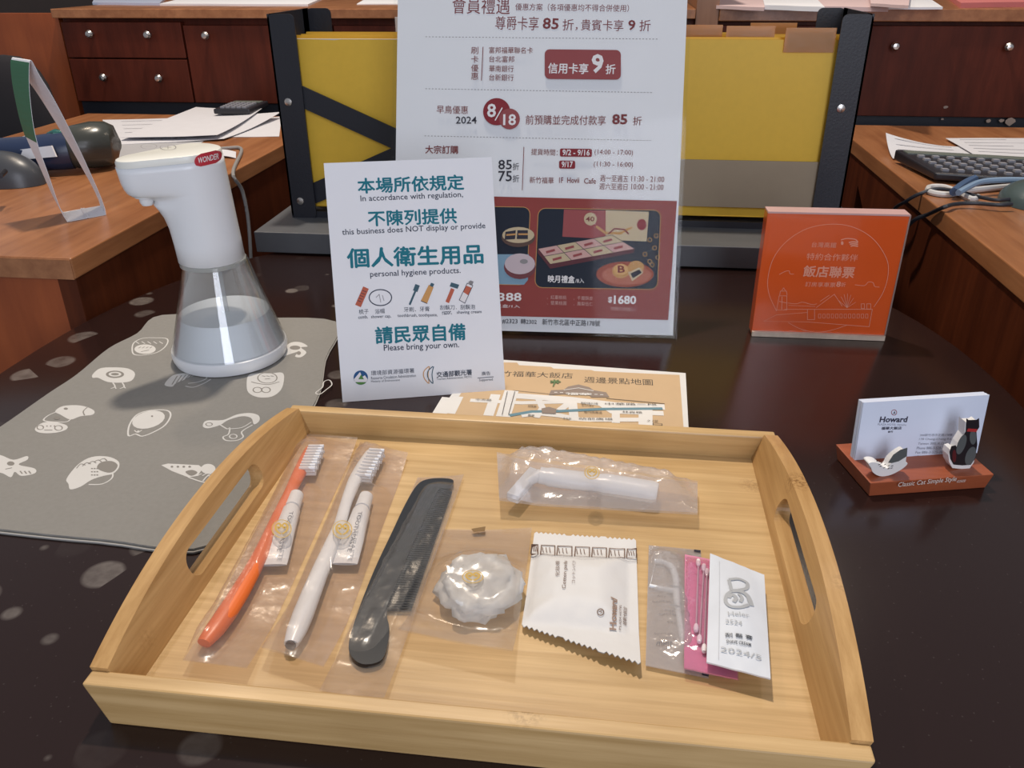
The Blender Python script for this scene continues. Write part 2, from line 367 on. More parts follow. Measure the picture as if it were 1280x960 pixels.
# ---- side desks
def desk(name, label, xe, xo, yf, yb, notch=None):
    d = thing(name, label, 'desk', ((xe+xo)/2, yf, -75))
    a, b = min(xe, xo), max(xe, xo)
    M().box((a, yf, 4.6), (b, yb, 7)).out('desk_top', [DESK], d, bevel=.15)
    M().box((a+.1, yf-.12, 4.6), (b-.1, yf, 6.85)).out('edge_band', DESK, d)
    sx = xe+(.3 if xe < xo else -.3); s2 = xe+(2.5 if xe < xo else -2.5)
    if notch:
        y0, y1, z0, z1 = notch
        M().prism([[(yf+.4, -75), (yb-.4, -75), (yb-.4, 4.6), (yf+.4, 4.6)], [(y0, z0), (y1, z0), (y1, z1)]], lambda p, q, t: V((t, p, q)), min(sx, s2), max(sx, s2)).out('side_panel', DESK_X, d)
        M().box((min(s2, s2+3), y0-5, z0-8), (max(s2, s2+3), y1+5, z1+3)).out('recess_shade_block', BLACK, d)  # black block painting the shade inside the cut-out
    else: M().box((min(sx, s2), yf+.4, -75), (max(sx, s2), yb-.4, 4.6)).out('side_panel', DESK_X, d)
    M().box((min(s2, xo), yf+.4, -75), (max(s2, xo), yf+2.4, 4.6)).out('front_panel', LITWOOD, d)
    return d
desk('wooden_desk', 'reddish wooden desk on the left holding scanner and loose papers', -58.4, -113, 80.0, 172)
desk('wooden_desk', 'reddish wooden desk on the right holding calculator and cables', 41.0, 130, 30, 172, (136, 150, -6.5, .6))

# ---- grey riser shelf behind the table
rs = thing('riser_shelf', 'low dark grey shelf behind the table under the file racks', 'shelf', (-8, 122, -75))
M().box((-48.5, 104.6, 0.15), (33, 142, 3)).out('shelf_board', DGREY, rs, bevel=.1)
M().box((-46, 120, -75), (31, 140, .1)).out('shelf_body', BLACK, rs)

# ---- back cabinets with doors, drawers and knobs
YB = 181.0
def knob(parent, px, yy=YB):
    p = PY(px[0], px[1], yy-.6); m = M()
    R = []
    for r, t in ((.35, 0), (.35, .8), (.75, 1.1), (.85, 1.5), (.55, 1.95), (.05, 2.05)):
        R.append([V((p.x+r*math.cos(2*math.pi*j/12), yy-.6-t, p.z+r*math.sin(2*math.pi*j/12))) for j in range(12)])
    m.rings(R); return m.out('knob', METAL, parent, smooth=True)
def front(parent, name, x0, x1, z0, z1, m=MAHOG):
    o = M().box((x0, YB-.6, z0), (x1, YB+1.2, z1)).out(name, m, parent, bevel=.12); return o
ZT = 27.0
xa = PY(70, 8, YB).x; xm = PY(233, 60, YB).x; xd = PY(868, 30, YB).x; xe = PY(897, 30, YB).x
cb = thing('back_cabinet', 'long dark mahogany cabinet behind the left desk with brass-coloured knobs', 'cabinet', ((xa+xd)/2, YB+20, -75))
M().box((xa, YB+1.3, -75), (xd, YB+48, ZT-1.8)).out('cabinet_body', MAHOG, cb)
M().box((xa-.6, YB-1.4, ZT-1.8), (xd, YB+48, ZT)).out('cabinet_top', DESK, cb, bevel=.15)
zmid = PY(170, 73, YB).z
d1 = front(cb, 'drawer', xa+.5, xm-.15, zmid+.15, ZT-2.6); knob(d1, (116, 42)); knob(d1, (188, 43))
d2 = front(cb, 'drawer', xa+.5, xm-.15, 8.2, zmid-.15); knob(d2, (133, 96)); knob(d2, (202, 97))
xn = [xm+.15, xm+33, xm+66, xm+99, xd-.2]
for i in range(4):
    dd = front(cb, 'door', xn[i]+.15, xn[i+1]-.15, 8.2, ZT-3.2)
    if i == 0: knob(dd, (260, 44))
M().box((xa+.5, YB+.6, -60), (xd-.5, YB+1.3, 8.0)).out('gap_shade_panel', BLACK, cb)  # black strip standing in for the shaded gap below the doors
pn = thing('divider_post', 'lighter brown wooden post between the two back cabinets', 'post', ((xd+xe)/2, YB, -75))
M().box((xd+.1, YB-1, -75), (xe-.1, YB+30, ZT+20)).out('post_body', wood('post_wood', (.24, .11, .055), (.33, .16, .085), 2, 40, 8), pn)
c2 = thing('back_cabinet', 'long dark mahogany cabinet behind the right desk with chipped lower edge', 'cabinet', ((xe+110)/2, YB+20, -75))
M().box((xe, YB+1.3, -75), (135, YB+48, ZT-2.2)).out('cabinet_body', MAHOG, c2)
M().box((xe, YB-1.4, ZT-2.2), (135, YB+48, ZT)).out('cabinet_top', DESK, c2, bevel=.15)
xs = PY(1077, 40, YB).x; xk = PY(1330, 60, YB).x
for a, b in ((xe+.2, xs-.15), (xs+.15, xk), (xk+.3, 134)):
    dd = front(c2, 'door', a, b, 7.4, ZT-3.0)
    if a > xe+1 and b < 130: knob(dd, (1117, 57)); knob(dd, (1258, 58))
for px, r in (((1060, 145), .75), ((1182, 134), .5), ((1178, 149), .3), ((1236, 151), .5), ((1262, 152), 1.1), ((1252, 151), .5)):
    p = PY(px[0], px[1], YB-.62); n = 9
    ch = M(); ch.add([V((p.x+r*math.cos(k*2*math.pi/n)*random.uniform(.7, 1.2), YB-.63, p.z+r*.7*math.sin(k*2*math.pi/n)*random.uniform(.7, 1.2))) for k in range(n)], [tuple(range(n))])
    ch.out('paint_chip', mat('bare_wood', (.36, .27, .22), .8, var=.2), c2, label='pale chip near the lower edge', clean=False)
M().box((xe, YB+.6, -60), (134, YB+1.3, 7.3)).out('gap_shade_panel', BLACK, c2)  # shade of the gap below the right doors, painted as a black panel
pt = thing('wood_partition', 'orange-lit wooden partition left of the mahogany cabinet', 'partition', (xa-50, YB+2, -75))
M().box((xa-150, YB+1, -75), (xa-.8, YB+4, PY(40, 17, YB+1).z)).out('partition_panel', LITWOOD, pt)
# dark office chair at the left edge
oc = thing('office_chair', 'black office chair standing behind the left desk at the picture edge', 'chair', (-135, 144, -75))
def cush(c, r): return M().ball(c, r, 20, 12, lambda p: V((c[0]+math.copysign(abs((p.x-c[0])/r[0])**.7, p.x-c[0])*r[0], p.y, c[2]+math.copysign(abs((p.z-c[2])/r[2])**.7, p.z-c[2])*r[2])))
cush((-126, 168, 4), (9, 3, 15)).out('backrest', mat('black_fabric', (.02, .018, .022), .9), oc, smooth='all')
cush((-135, 144, -27), (20, 20, 4)).out('seat', MC['black_fabric'], oc, smooth='all')
M().tube([(-127, 171, -5), (-128, 168, -24), (-135, 148, -30)], 1.6).out('back_support', BLACK, oc, smooth=True)
M().lathe([(2.5, 0), (2.5, 38)], (-135, 144, -69)).out('gas_column', METAL, oc, smooth=True)
for k in range(5):
    a = k*2*math.pi/5+.3
    M().tube([(-135, 144, -68), (-135+27*math.cos(a), 144+27*math.sin(a), -72)], [2.2, 1.2]).out('leg', BLACK, oc, smooth=True)

# ================================================================== FILE RACKS
def rack(label, x0, x1, y0, y1, side, n):
    zb, zt = 3.0, 29.6
    r = thing('file_rack', label, 'file rack', ((x0+x1)/2, y0, zb), 'hanging file racks')
    for q, (xc, sgn) in enumerate(((x0, 1), (x1, -1))):
        T = lambda a, b, xc=xc, sgn=sgn: (min(xc+sgn*a, xc+sgn*b), max(xc+sgn*a, xc+sgn*b))
        for yy, dy in ((y0, .25), (y1, -.25)):      # corner posts: folded steel, front flange and side flange
            a, b = T(0, 3.6)
            lo, hi = min(yy, yy+dy), max(yy, yy+dy)
            pr = [(a, zb), (b, zb), (b, zt-1.2), (b-1.2 if sgn > 0 else b, zt), (a if sgn > 0 else a+1.2, zt), (a, zt if sgn > 0 else zt-1.2)]
            pr = rrect(a, zb, b, zt, .7)
            post = M(); post.prism([pr], lambda p, z, t: V((p, t, z)), lo, hi)
            c, d = T(0, .25); e = yy+(2.4 if dy > 0 else -2.4)
            post.box((c, min(yy, e), zb), (d, max(yy, e), zt)); po = post.out('corner_post', BLACK, r)
            if yy == y0:
                for zz in (25.8-7, 5.4):
                    xx = (a+b)/2-.3; m = M()
                    m.rings([[V((xx+rr*math.cos(2*math.pi*j/12), lo-t, zz+rr*math.sin(2*math.pi*j/12))) for j in range(12)] for rr, t in ((.55, 0), (.5, .12), (.2, .2))]); m.out('rivet', METAL, po, smooth=True)
        c, d = T(0, .25)
        M().box((c, y0+.3, zt-3.6), (d, y1-.3, zt)).out('side_rail', BLACK, r)
        c, d = T(.25, .9)
        M().box((c, y0+.3, zt-4.1), (d, y1-.3, zt-3.6)).out('hanging_rail', BLACK, r)
        c, d = T(0, .25)
        M().box((c, y0+.3, zb), (d, y1-.3, zb+2)).out('bottom_rail', BLACK, r)
    M().box((x0+.3, y0+.3, zb), (x1-.3, y0+1.2, zb+.9)).out('front_foot_rail', BLACK, r)
    M().box((x0+.3, y1-1.2, zb), (x1-.3, y1-.3, zb+.9)).out('rear_foot_rail', BLACK, r)
    if side == 'x':      # crossed flat bars on the front
        for (a, b), (c, d), yy in (((x0+1.6, 20.2), (x1-1.6, 5.6), y0+.28), ((x0+1.6, 5.6), (x1-1.6, 20.2), y0+.55)):
            L = V((c-a, d-b)).normalized(); N = V((-L.y, L.x))*1.35
            M().prism([[(a+N.x, b+N.y), (a-N.x, b-N.y), (c-N.x, d-N.y), (c+N.x, d+N.y)]], lambda p, z, t: V((p, t, z)), yy, yy+.22).out('cross_bar', BLACK, r)
    return r
RY0, RY1 = 112.0, 127.0
rL = rack('black steel file rack with crossed front bars, left of the poster', -45.8, -8.6, RY0, RY1, 'x', 7)
rR = rack('black steel file rack with open front, right of the poster', -7.9, 29.4, RY0+.6, RY1+.6, 'o', 7)
FW = mat('cream_paper_filler', (.62, .58, .50), .8)
AMBER = film('amber_tab', (.72, .40, .14), .7, .2, .1, 30, .1, (.95, .75, .5))
def folder(i, x0, x1, y, label, band=False, tabx=None, grp='yellow hanging folders in the file racks'):
    f = thing('hanging_folder', label, 'folder', ((x0+x1)/2, y, 4), grp)
    zt = 26.5+.12*(i % 3); w2 = .45
    m = M()
    for s_ in (-1, 1):
        def fn(u, v, s_=s_):
            z = 4.4+(zt-4.4)*v; bulge = (.35+w2*math.sin(v*3.0))*s_*(1 if v < .96 else .6)
            return V((x0+(x1-x0)*u, y+bulge*.8+.06*math.sin(9*u+i), z))
        m.grid(fn, 10, 8)
    m.box((x0, y-.3, 4.3), (x1, y+.3, 4.45)); m.out('folder_sheet', YELLOW, f, smooth='all', clean=False)
    M().box((x0-1.2, y-.12, 26.0-.35), (x1+1.2, y+.12, 26.0+.0)).out('hanger_bar', METAL, f)
    if i % 2 == 0: M().box((x0+1.5, y-.15, 5), (x1-1.5, y+.15, 26.1+.45)).out('paper_contents', FW, f)
    if band: M().box((x0+.4, y-1.05, 5.8), (x1-.2, y-.9, 12.0)).out('beige_pocket', [mat('beige_board', (.36, .29, .20), .7, var=.05)], f, label='beige board pocket across the lower front')
    if tabx is not None:
        t = M(); t.box((tabx-3.0, y-.5, 25.2), (tabx+3.0, y-.4, 28.0)); t.out('index_tab', AMBER, f, label='amber plastic index tab')
        M().box((tabx-2.7, y-.38, 25.6), (tabx+2.7, y-.33, 27.6)).out('tab_card', mat('tab_card', (.50, .34, .16), .8), f)
    return f
ys = [1.7, 3.3, 4.8, 6.6, 8.6, 10.8, 13.0]
wl = ['frontmost', 'second', 'third', 'fourth', 'fifth', 'sixth', 'rearmost']
for i, dy in enumerate(ys):
    folder(i, -44.6, -9.8, RY0+dy, '%s yellow hanging folder in the file rack left of the poster' % wl[i], tabx={2: -26, 5: -20}.get(i))
    folder(i+1, -6.8, 28.2, RY0+.6+dy, '%s yellow hanging folder in the file rack right of the poster' % wl[i], band=(i == 0), tabx={0: 22.6, 2: 15.8, 3: 9.5, 5: 19.5}.get(i))
fs = thing('clear_sleeve', 'white plastic sleeve sticking up from the left file rack', 'sleeve', (-22, RY0+12, 4))
M().box((-32, RY0+11.9, 4.6), (-16, RY0+12.1, 28.6)).out('sleeve_sheet', film('frosted_sleeve', (.85, .83, .86), .8, .3, .1, 30, .1), fs)

# ================================================================== LEFT DESK THINGS (desk top z = 7)
def paper(name, label, px, z, cat='paper', th=.05, curl=(0, 0, 0, 0), m=PAPER, group=None, lines=0):
    a, b, c, d = [P(u, v, z) for u, v in px]      # near-left, near-right, far-right, far-left
    def fn(u, v):
        p = (a*(1-u)+b*u)*(1-v)+(d*(1-u)+c*u)*v
        k = curl[0]*((1-u)*(1-v))**2+curl[1]*(u*(1-v))**2+curl[2]*(u*v)**2+curl[3]*((1-u)*v)**2
        return V((p.x, p.y, z+th+k+.03*math.sin(5*u+3*v)**2))
    t = thing(name, label, cat, ((a+c)/2), group)
    M().grid(fn, 12, 12, th).out('sheet', m, t, smooth=True)
    if lines:
        s = Sheet(V((0, 0, z)), V((1, 0, 0)), V((0, 1, 0))); ink = mat('grey_ink', (.32, .32, .36), .8)
        for k in range(lines):
            v = .1+.8*k/max(1, lines-1); q0 = fn(.1, v); q1 = fn(.1+.75*random.uniform(.5, 1), v)
            s.use(ink); e = V((0, .22, 0)); up = V((0, 0, .03)); s.m.add([q0+up, q1+up, q1+e+up, q0+e+up], [(0, 1, 2, 3)])
        s.out('printed_lines', t)
    return t
PAPW = mat('desk_paper', (.66, .66, .70), .7, var=.05)
paper('paper_sheet', 'large white document lying behind the black calculator on left desk', [(146, 181), (280, 176), (352, 148), (128, 150)], 7.05, m=PAPW, curl=(0, .3, 1.2, 0), lines=6)
paper('paper_sheet', 'white sheet with curled corner on top of the left papers', [(150, 172), (272, 172), (328, 141), (245, 134)], 7.7, m=PAPW, curl=(0, .4, .8, 0))
paper('paper_sheet', 'white sheet at the right end of the left desk beside the rack', [(262, 172), (349, 171), (352, 146), (300, 150)], 7.02, m=PAPW)
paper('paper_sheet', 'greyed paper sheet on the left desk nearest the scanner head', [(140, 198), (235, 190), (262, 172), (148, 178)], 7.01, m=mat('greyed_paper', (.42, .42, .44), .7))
def calculator(name, label, c, ex, ey, wdt, dep, z, rows, cols, tilt=1.0):
    ex = V(ex).normalized(); ey = V(ey).normalized(); t = thing(name, label, 'calculator', V((c[0], c[1], z)))
    T = lambda p: V((c[0], c[1], z))+ex*p.x+ey*p.y+V((0, 0, p.z+tilt*(p.y/dep+.5)*(1 if p.z > .3 else 0)))
    M().box((-wdt/2, -dep/2, 0), (wdt/2, dep/2, 1.0), T).out('body', mat('black_plastic', (.02, .02, .026), .35), t, bevel=.25)
    M().box((-wdt/2+.8, dep/2-2.6, 1.0), (wdt/2-.8, dep/2-.8, 1.12), T).out('display', mat('lcd_grey', (.16, .19, .17), .2), t)
    km = M()
    for r_ in range(rows):
        for q in range(cols):
            x = -wdt/2+.9+(wdt-1.8)*(q+.5)/cols; y = -dep/2+.7+(dep-4)*(r_+.5)/rows
            km.box((x-.42, y-.32, 1.0), (x+.42, y+.32, 1.3), T)
    km.out('keys', mat('grey_keys', (.30, .30, .33), .4), t, kind='stuff')
    return t
calculator('calculator', 'small black calculator on the papers beside the left file rack', P(303, 141, 7.8), (1, .05, 0), (0, 1, 0), 7.5, 10, 8.3, 5, 5, .2)
# bent greeting card standing as a loop
bc = thing('bent_card_sign', 'green and white card sign bent into a tall loop on left desk', 'sign', P(105, 262, 7))
pa, pb = P(84, 278, 7), P(133, 269, 7); ex = (pb-pa); ex.z = 0; ex = ex.normalized(); ny = V((0, 0, 1)).cross(ex)
back = P(69, 245, 7)-pa; sh = Sheet(pa, ex, V((0, 0, 1)))
prof = catmull([sh.uv(p) for p in ((107, 272), (133, 269.5), (108, 205), (72, 132), (50, 95), (38.5, 75), (36, 92), (37.5, 125), (44, 170), (58, 212), (84, 277.5), (112, 271.5))], 5)
dep0 = V((back.x, back.y, 0)).normalized()*5.2
def card_part(nm, pr, m, off):
    q = M(); vs = []; fsx = []
    nrm = []
    for i in range(len(pr)):
        d = (pr[min(i+1, len(pr)-1)]-pr[max(i-1, 0)]).normalized(); nrm.append(V((-d.y, d.x)))
    R = []
    for p, n_ in zip(pr, nrm):
        a = pa+ex*(p.x+n_.x*off)+V((0, 0, 1))*max(.03, p.y+n_.y*off); tw = min(1, p.y/18); dep = dep0-ex*1.6*tw; b_ = a+dep
        a2 = pa+ex*(p.x+n_.x*(off+.05))+V((0, 0, 1))*max(.08, p.y+n_.y*(off+.05)); R.append([a, b_, a2+dep, a2])
    q.rings(R); return q.out(nm, m, bc)
card_part('card_loop', prof, PAPER, 0.0)
k0 = 27
card_part('green_face', prof[k0:k0+15], mat('green_print', (.03, .16, .07), .5), -.07)
# handheld scanner
sn = thing('barcode_scanner', 'dark blue handheld scanner with white sticker on left desk', 'scanner', P(80, 215, 7))
NAVY = mat('navy_plastic', (.02, .035, .085), .3, var=.1)
cen = lambda u, v, z: P(u, v, z)
M().tube([cen(-40, 196, 9.6), cen(-38, 196, 9.6), cen(0, 194, 9.8), cen(45, 192, 10.0), cen(75, 189, 10.2), cen(88, 187, 10.3), cen(92, 187, 10.3)], [.4, 2.2, 2.5, 2.6, 2.8, 2.9, 1.5], 16).out('grip', NAVY, sn, smooth=True)
M().tube([cen(70, 188, 10.3), cen(78, 187, 10.3), cen(95, 184, 10.6), cen(118, 181, 10.6), cen(134, 180, 10.5), cen(144, 180, 10.4), cen(148, 180, 10.4)], [1, 2.6, 3.2, 3.5, 3.4, 2.8, 1.0], 20).out('scan_head', [mat('olive_black_plastic', (.05, .055, .05), .25, var=.2)], sn, smooth=True)
M().tube([cen(60, 168, 12.6), cen(70, 167, 12.8), cen(80, 166, 12.9)], [.3, .7, .3], 10).out('trigger_button', mat('teal_plastic', (.02, .12, .11), .3), sn, smooth=True)
q = [PP(u, v, cen(40, 192, 10)+V((0, -2.62, 0)), V((0, -1, .25))) for u, v in ((21, 200), (70, 196), (64, 182), (17, 188))]
M().add(q+[p+V((0, .3, -.05)) for p in q], [(0, 1, 2, 3), (7, 6, 5, 4), (0, 4, 5, 1), (1, 5, 6, 2), (2, 6, 7, 3), (3, 7, 4, 0)]).out('sticker', PAPER, sn)
paper('paper_sheet', 'white sheet under the scanner handle at the left picture edge', [(-60, 205), (30, 178), (42, 168), (-60, 190)], 7.0, m=PAPW)
ms = thing('desk_mouse', 'dark grey computer mouse in front of the scanner', 'mouse', P(10, 235, 7))
def mouse(c, r, m, par):
    q = M(); R = []
    for i in range(9):
        a = i/8*math.pi/2; R.append([V((c.x+r[0]*math.cos(a)*math.cos(t*2*math.pi/24), c.y+r[1]*math.cos(a)*math.sin(t*2*math.pi/24), c.z+r[2]*math.sin(a)**.9)) for t in range(24)])
    return q.rings(R).out('shell', m, par, smooth=True)
mouse(P(8, 229, 7.05), (6.0, 3.6, 4.6), mat('mouse_grey', (.055, .06, .07), .35), ms)
M().tube([P(0, 220, 11.4), P(6, 214, 11.4)], .35, 10).out('scroll_wheel', BLACK, ms, smooth=True)
cl = thing('grey_cable', 'thin grey cable hanging off the left desk beside the dispenser', 'cable', P(305, 190, 7))
M().tube(catmull([P(262, 188, 7.3), P(285, 185, 7.35), P(302, 187, 7.3), V((-58.0, 121, 7.0)), V((-57.4, 122, 4)), V((-57.2, 122, -1)), V((-57.4, 121, -8))], 6), .28, 8).out('cord', mat('cable_grey', (.28, .27, .26), .5), cl, smooth=True)
b_ = thing('white_strip', 'small white folded slip on the left desk beside the cable', 'paper', P(290, 193, 7))
M().grid(lambda u, v: P(265+30*u, 196-8*v+2*u, 7.1)+V((0, 0, .3*math.sin(3*u))), 8, 2, .06).out('slip', PAPW, b_)

# ================================================================== RIGHT DESK THINGS
paper('paper_sheet', 'white document with upturned corner behind calculator on right desk', [(1116, 200), (1250, 203), (1206, 184), (1104, 183)], 7.05, m=PAPW, curl=(.2, 0, 0, 2.2), lines=5)
paper('paper_sheet', 'white document at the far right of the right desk', [(1222, 196), (1340, 204), (1330, 173), (1182, 173)], 7.35, m=PAPW, lines=6)
qa, qb, qc = P(1117, 196, 7.9), P(1168, 221, 7.9), P(1290, 206, 7.9); qx = (qc-qa).normalized(); qy = (qa-qb).normalized(); pc = (qa+qb)/2+qx*11
calculator('desk_calculator', 'large black desk calculator with grey keys on the right desk', (pc.x, pc.y), qx, qy, 22, (qa-qb).length, 7.45, 5, 10, .6)
def cable(name, label, pts, r, m, plug=None):
    t = thing(name, label, 'cable', pts[0]); M().tube(catmull(pts, 6), r, 8).out('cord', m, t, smooth=True); return t
cable('white_cable', 'white cable looped on the right desk in front of the calculator', [P(1290, 231, 7.5), P(1250, 234, 7.5), P(1212, 238, 7.5), P(1185, 243, 7.4), P(1163, 240, 7.4), P(1162, 234, 7.4), P(1180, 234, 7.5), P(1197, 240, 7.5), P(1215, 249, 7.5), P(1222, 246, 7.5)], .4, mat('cable_white', (.62, .62, .62), .4))
cable('blue_cable', 'blue cable curving across the right desk', [P(1300, 224, 7.9), P(1260, 222, 7.9), P(1225, 222, 7.9), P(1207, 229, 8.0), P(1192, 240, 8.1)], .55, mat('cable_blue', (.07, .13, .25), .4))
cable('light_blue_cable', 'paler blue cable beside the darker one on the right desk', [P(1300, 226, 8.9), P(1260, 225, 8.9), P(1228, 227, 8.9), P(1210, 234, 8.7), P(1198, 241, 8.4)], .4, mat('cable_pale_blue', (.22, .32, .45), .4))
hs = thing('headset_mouse', 'dark teal rounded computer mouse on its cable on right desk', 'mouse', P(1275, 255, 7))
mouse(P(1303, 254, 7.05), (5.2, 5.5, 3.0), mat('teal_shell', (.07, .10, .10), .3), hs)
cable('black_cable', 'upper black cable running from the mouse off the right desk', [P(1262, 249, 7.9), P(1246, 250, 7.8), P(1228, 247, 7.8), P(1195, 239, 7.8), P(1170, 236, 7.8), PX(1148, 243, 40.6), PX(1132, 252, 39.5), PX(1116, 264, 39.2), PX(1100, 300, 39.2)], .25, BLACK)
cable('black_cable', 'lower black cable with thick sleeve hanging over right desk edge', [P(1265, 255, 7.9), P(1248, 256, 7.8), P(1218, 254, 7.7), P(1195, 255, 7.6), P(1180, 259, 7.6), PX(1160, 268, 40.5), PX(1143, 275, 39.5), PX(1128, 290, 39.2)], .27, BLACK)

# ================================================================== ON TOP OF THE BACK CABINETS (z = 27)
def shelfpaper(label, px, z, m, th=.3, grp=None, curl=(0, 0, 0, 0)): return paper('paper_stack', label, px, z, th=th, m=m, group=grp, curl=curl)
PINKP = mat('pale_pink_paper', (.66, .50, .50), .7, var=.08); ROSE = mat('rose_folder', (.66, .20, .19), .6)
shelfpaper('blue-white plastic document sleeve at the left end of the cabinet top', [(116, 6), (200, 7), (215, -8), (122, -8)], ZT, mat('bluewhite_plastic', (.55, .62, .80), .35), .5)
shelfpaper('wide white document on the left cabinet top', [(200, 7), (385, 8), (420, -8), (260, -8)], ZT, PAPER, .4)
shelfpaper('white document close to the poster on the left cabinet top', [(446, 6), (560, 6), (560, -8), (470, -8)], ZT, PAPER, .2)
shelfpaper('first pinkish paper bundle right of the brown post', [(895, 11), (955, 14), (960, -8), (885, -8)], ZT, PINKP, .6)
shelfpaper('second white paper bundle on the right cabinet top', [(955, 12), (1030, 15), (1010, -8), (950, -8)], ZT, PAPER, .8)
shelfpaper('third pinkish paper bundle on the right cabinet top', [(1025, 13), (1110, 15), (1100, -8), (1015, -8)], ZT, PINKP, .7)
shelfpaper('long white sheet on the right cabinet top', [(1100, 12), (1178, 12), (1150, -8), (1080, -8)], ZT, PAPER, .4)
shelfpaper('crumpled pink slip lying over the white sheet', [(1088, 8), (1135, 11), (1138, -8), (1085, -8)], ZT+.9, PINKP, .5)
shelfpaper('rose red folder at the right end of the cabinet top', [(1200, 10), (1330, 8), (1330, -10), (1175, -8)], ZT, ROSE, .9)

# ================================================================== POSTER IN CLEAR A3 HOLDER
# pose recovered from its edges: foot centre (2.09, 81.06) in camera heading, turned -5 deg, leaning back 21.9 deg
def pose(x, y, yaw, tilt):
    ex = _rz(V((math.cos(yaw), math.sin(yaw), 0))); n = _rz(V((-math.sin(yaw), math.cos(yaw), 0)))
    return _rz(V((x, y, 0))), ex, n*math.sin(tilt)+V((0, 0, 1))*math.cos(tilt)
po, pex, pey = pose(2.089, 81.061, math.radians(-4.97), math.radians(21.9))
pnn = pex.cross(pey)
ps = thing('poster_holder', 'tall clear acrylic stand holding a red and white price poster', 'sign holder', po)
CLEAR = film('clear_acrylic', (.9, .95, 1), .0, .05, 0, 10, .010, (.985, .99, .988))
fr = lambda p: po+pex*p.x+pey*p.y+pnn*p.z
M().box((-15.25, .15, .24), (15.25, 42.8, .44), fr).out('front_panel', CLEAR, ps)
M().box((-15.25, .15, -.34), (15.25, 42.8, -.08), fr).out('rear_panel', CLEAR, ps)
M().box((-14.85, .45, -.05), (14.85, 42.4, .02), fr).out('poster_sheet', mat('poster_paper', (.74, .75, .79), .55, var=.02), ps)
ft = M(); bb = po-pnn*.3; 
ft.prism([[(0, 0), (13, 0), (13, .3), (.3, .3), (.1, .5), (-.1, .5)]], lambda a, z, t: po+pex*t+V((-pnn.x, -pnn.y, 0)).normalized()*(a+.4)+V((0, 0, z+.03)), -15.2, 15.2)
ft.out('foot_plate', CLEAR, ps)
st = M(); hh = 20
st.prism([[(13.2-.3, 0.3), (13.2, .3), (8.1, 19.2), (7.8, 19.2)]], lambda a, z, t: po+pex*t+V((-pnn.x, -pnn.y, 0)).normalized()*(a+.4)+V((0, 0, z+.03)), -5, 5)
st.out('rear_strut', CLEAR, ps)
s = Sheet(po+pnn*.025, pex, pey, lift=.008)
RED = mat('print_dark_red', (.29, .075, .08), .6); MAR = mat('print_maroon', (.20, .05, .055), .6); WH = mat('print_white', (.78, .76, .78), .6)
DRED = mat('print_badge_red', (.24, .03, .04), .6); INK = mat('print_ink', (.035, .035, .05), .6); GRY = mat('print_grey', (.25, .24, .25), .6)
s.text('會員禮遇', (565, 17), (637, 18), 20, MAR, .0)
s.text('優惠方案（各項優惠均不得合併使用）', (644, 13), (786, 15), 9, MAR)
s.text('尊爵卡享', (619, 37), (673, 38), 17, MAR); s.text('85', (678, 36), (698, 37), 14, MAR, .02)
s.text('折', (703, 38), (717, 38), 14, MAR); s.text('，', (719, 38), (722, 38), 4, MAR); s.text('貴賓卡享', (726, 38), (779, 39), 14, MAR)
s.text('9', (785, 38), (794, 38), 13, MAR, .02); s.text('折', (799, 39), (813, 39), 14, MAR)
def dash(x0, y0, x1, y1, n):
    for i in range(n):
        a = (i+.2)/n; b = (i+.7)/n; s.line([(x0+(x1-x0)*a, y0+(y1-y0)*a), (x0+(x1-x0)*b, y0+(y1-y0)*b)], GRY, .06)
dash(531, 46, 823, 49, 70); dash(531, 111, 816, 116, 70); dash(530, 170, 815, 176, 70)
for ch_, yy in zip('刷卡優惠', (68, 79, 90, 100)): s.text(ch_, (589, yy), (598, yy), 9, MAR)
s.line([(604, 59), (602, 101)], MAR, .08)
for t_, x1, yy in (('富邦福華聯名卡', 666, 67), ('台北富邦', 643, 78), ('華南銀行', 642, 90), ('台新銀行', 642, 101)): s.text(t_, (611.5, yy), (x1, yy+.5), 8, MAR)
def rr(x0, y0, x1, y1, r, m, layer=1): s.poly([(a, b+.01*(a-x0)) for a, b in rrect(x0, y0, x1, y1, r)], m, layer)
rr(681, 62, 776, 99, 6, RED); s.text('信用卡享', (685, 92), (735, 93), 13, WH, .015); s.text('9', (739, 92), (754, 92), 24, WH, .03); s.text('折', (757, 93), (769, 93), 12, WH, .015)
s.text('早鳥優惠', (546, 142), (585, 143), 10, MAR); s.text('2024', (570, 155), (596, 155), 9, INK, .01)
s.ell((621, 140), 17, 17, DRED, 1, n=32); s.ell((637, 149), 13, 13, RED, 2, n=28)
s.text('8', (609, 147), (620, 147), 17, WH, .02, 3); s.line([(619, 151), (628, 135)], WH, .12, 3); s.text('18', (629, 157), (645, 157), 14, WH, .02, 3)
s.text('前預購並完成付款享', (657, 156), (757, 157), 12, MAR); s.text('85', (765, 156), (784, 156), 13, MAR, .03); s.text('折', (791, 157), (802, 157), 11, MAR)
s.text('大宗訂購', (532, 192), (573, 192.5), 10, MAR, .015)
s.text('85', (623, 212), (640, 212), 12, INK, .01); s.text('折', (641, 213), (649, 213), 9, INK); s.text('75', (623, 227), (640, 227), 13, INK, .01); s.text('折', (641, 228), (649, 228), 9, INK)
s.line([(655, 184), (653, 238)], MAR, .07)
s.text('提貨時間：', (664, 194), (697, 195), 8, MAR, .01); rr(700, 186, 740, 196, 2, DRED); s.text('9/2 - 9/16', (703, 194.5), (737, 195), 7.5, WH, .02); s.text('(14:00 - 17:00)', (743, 195), (791, 196), 8, MAR)
rr(699, 201, 719, 211, 2, DRED); s.text('9/17', (702, 209.5), (716, 209.5), 7.5, WH, .02); s.text('(11:30 - 16:00)', (742, 210), (791, 211), 8, MAR)
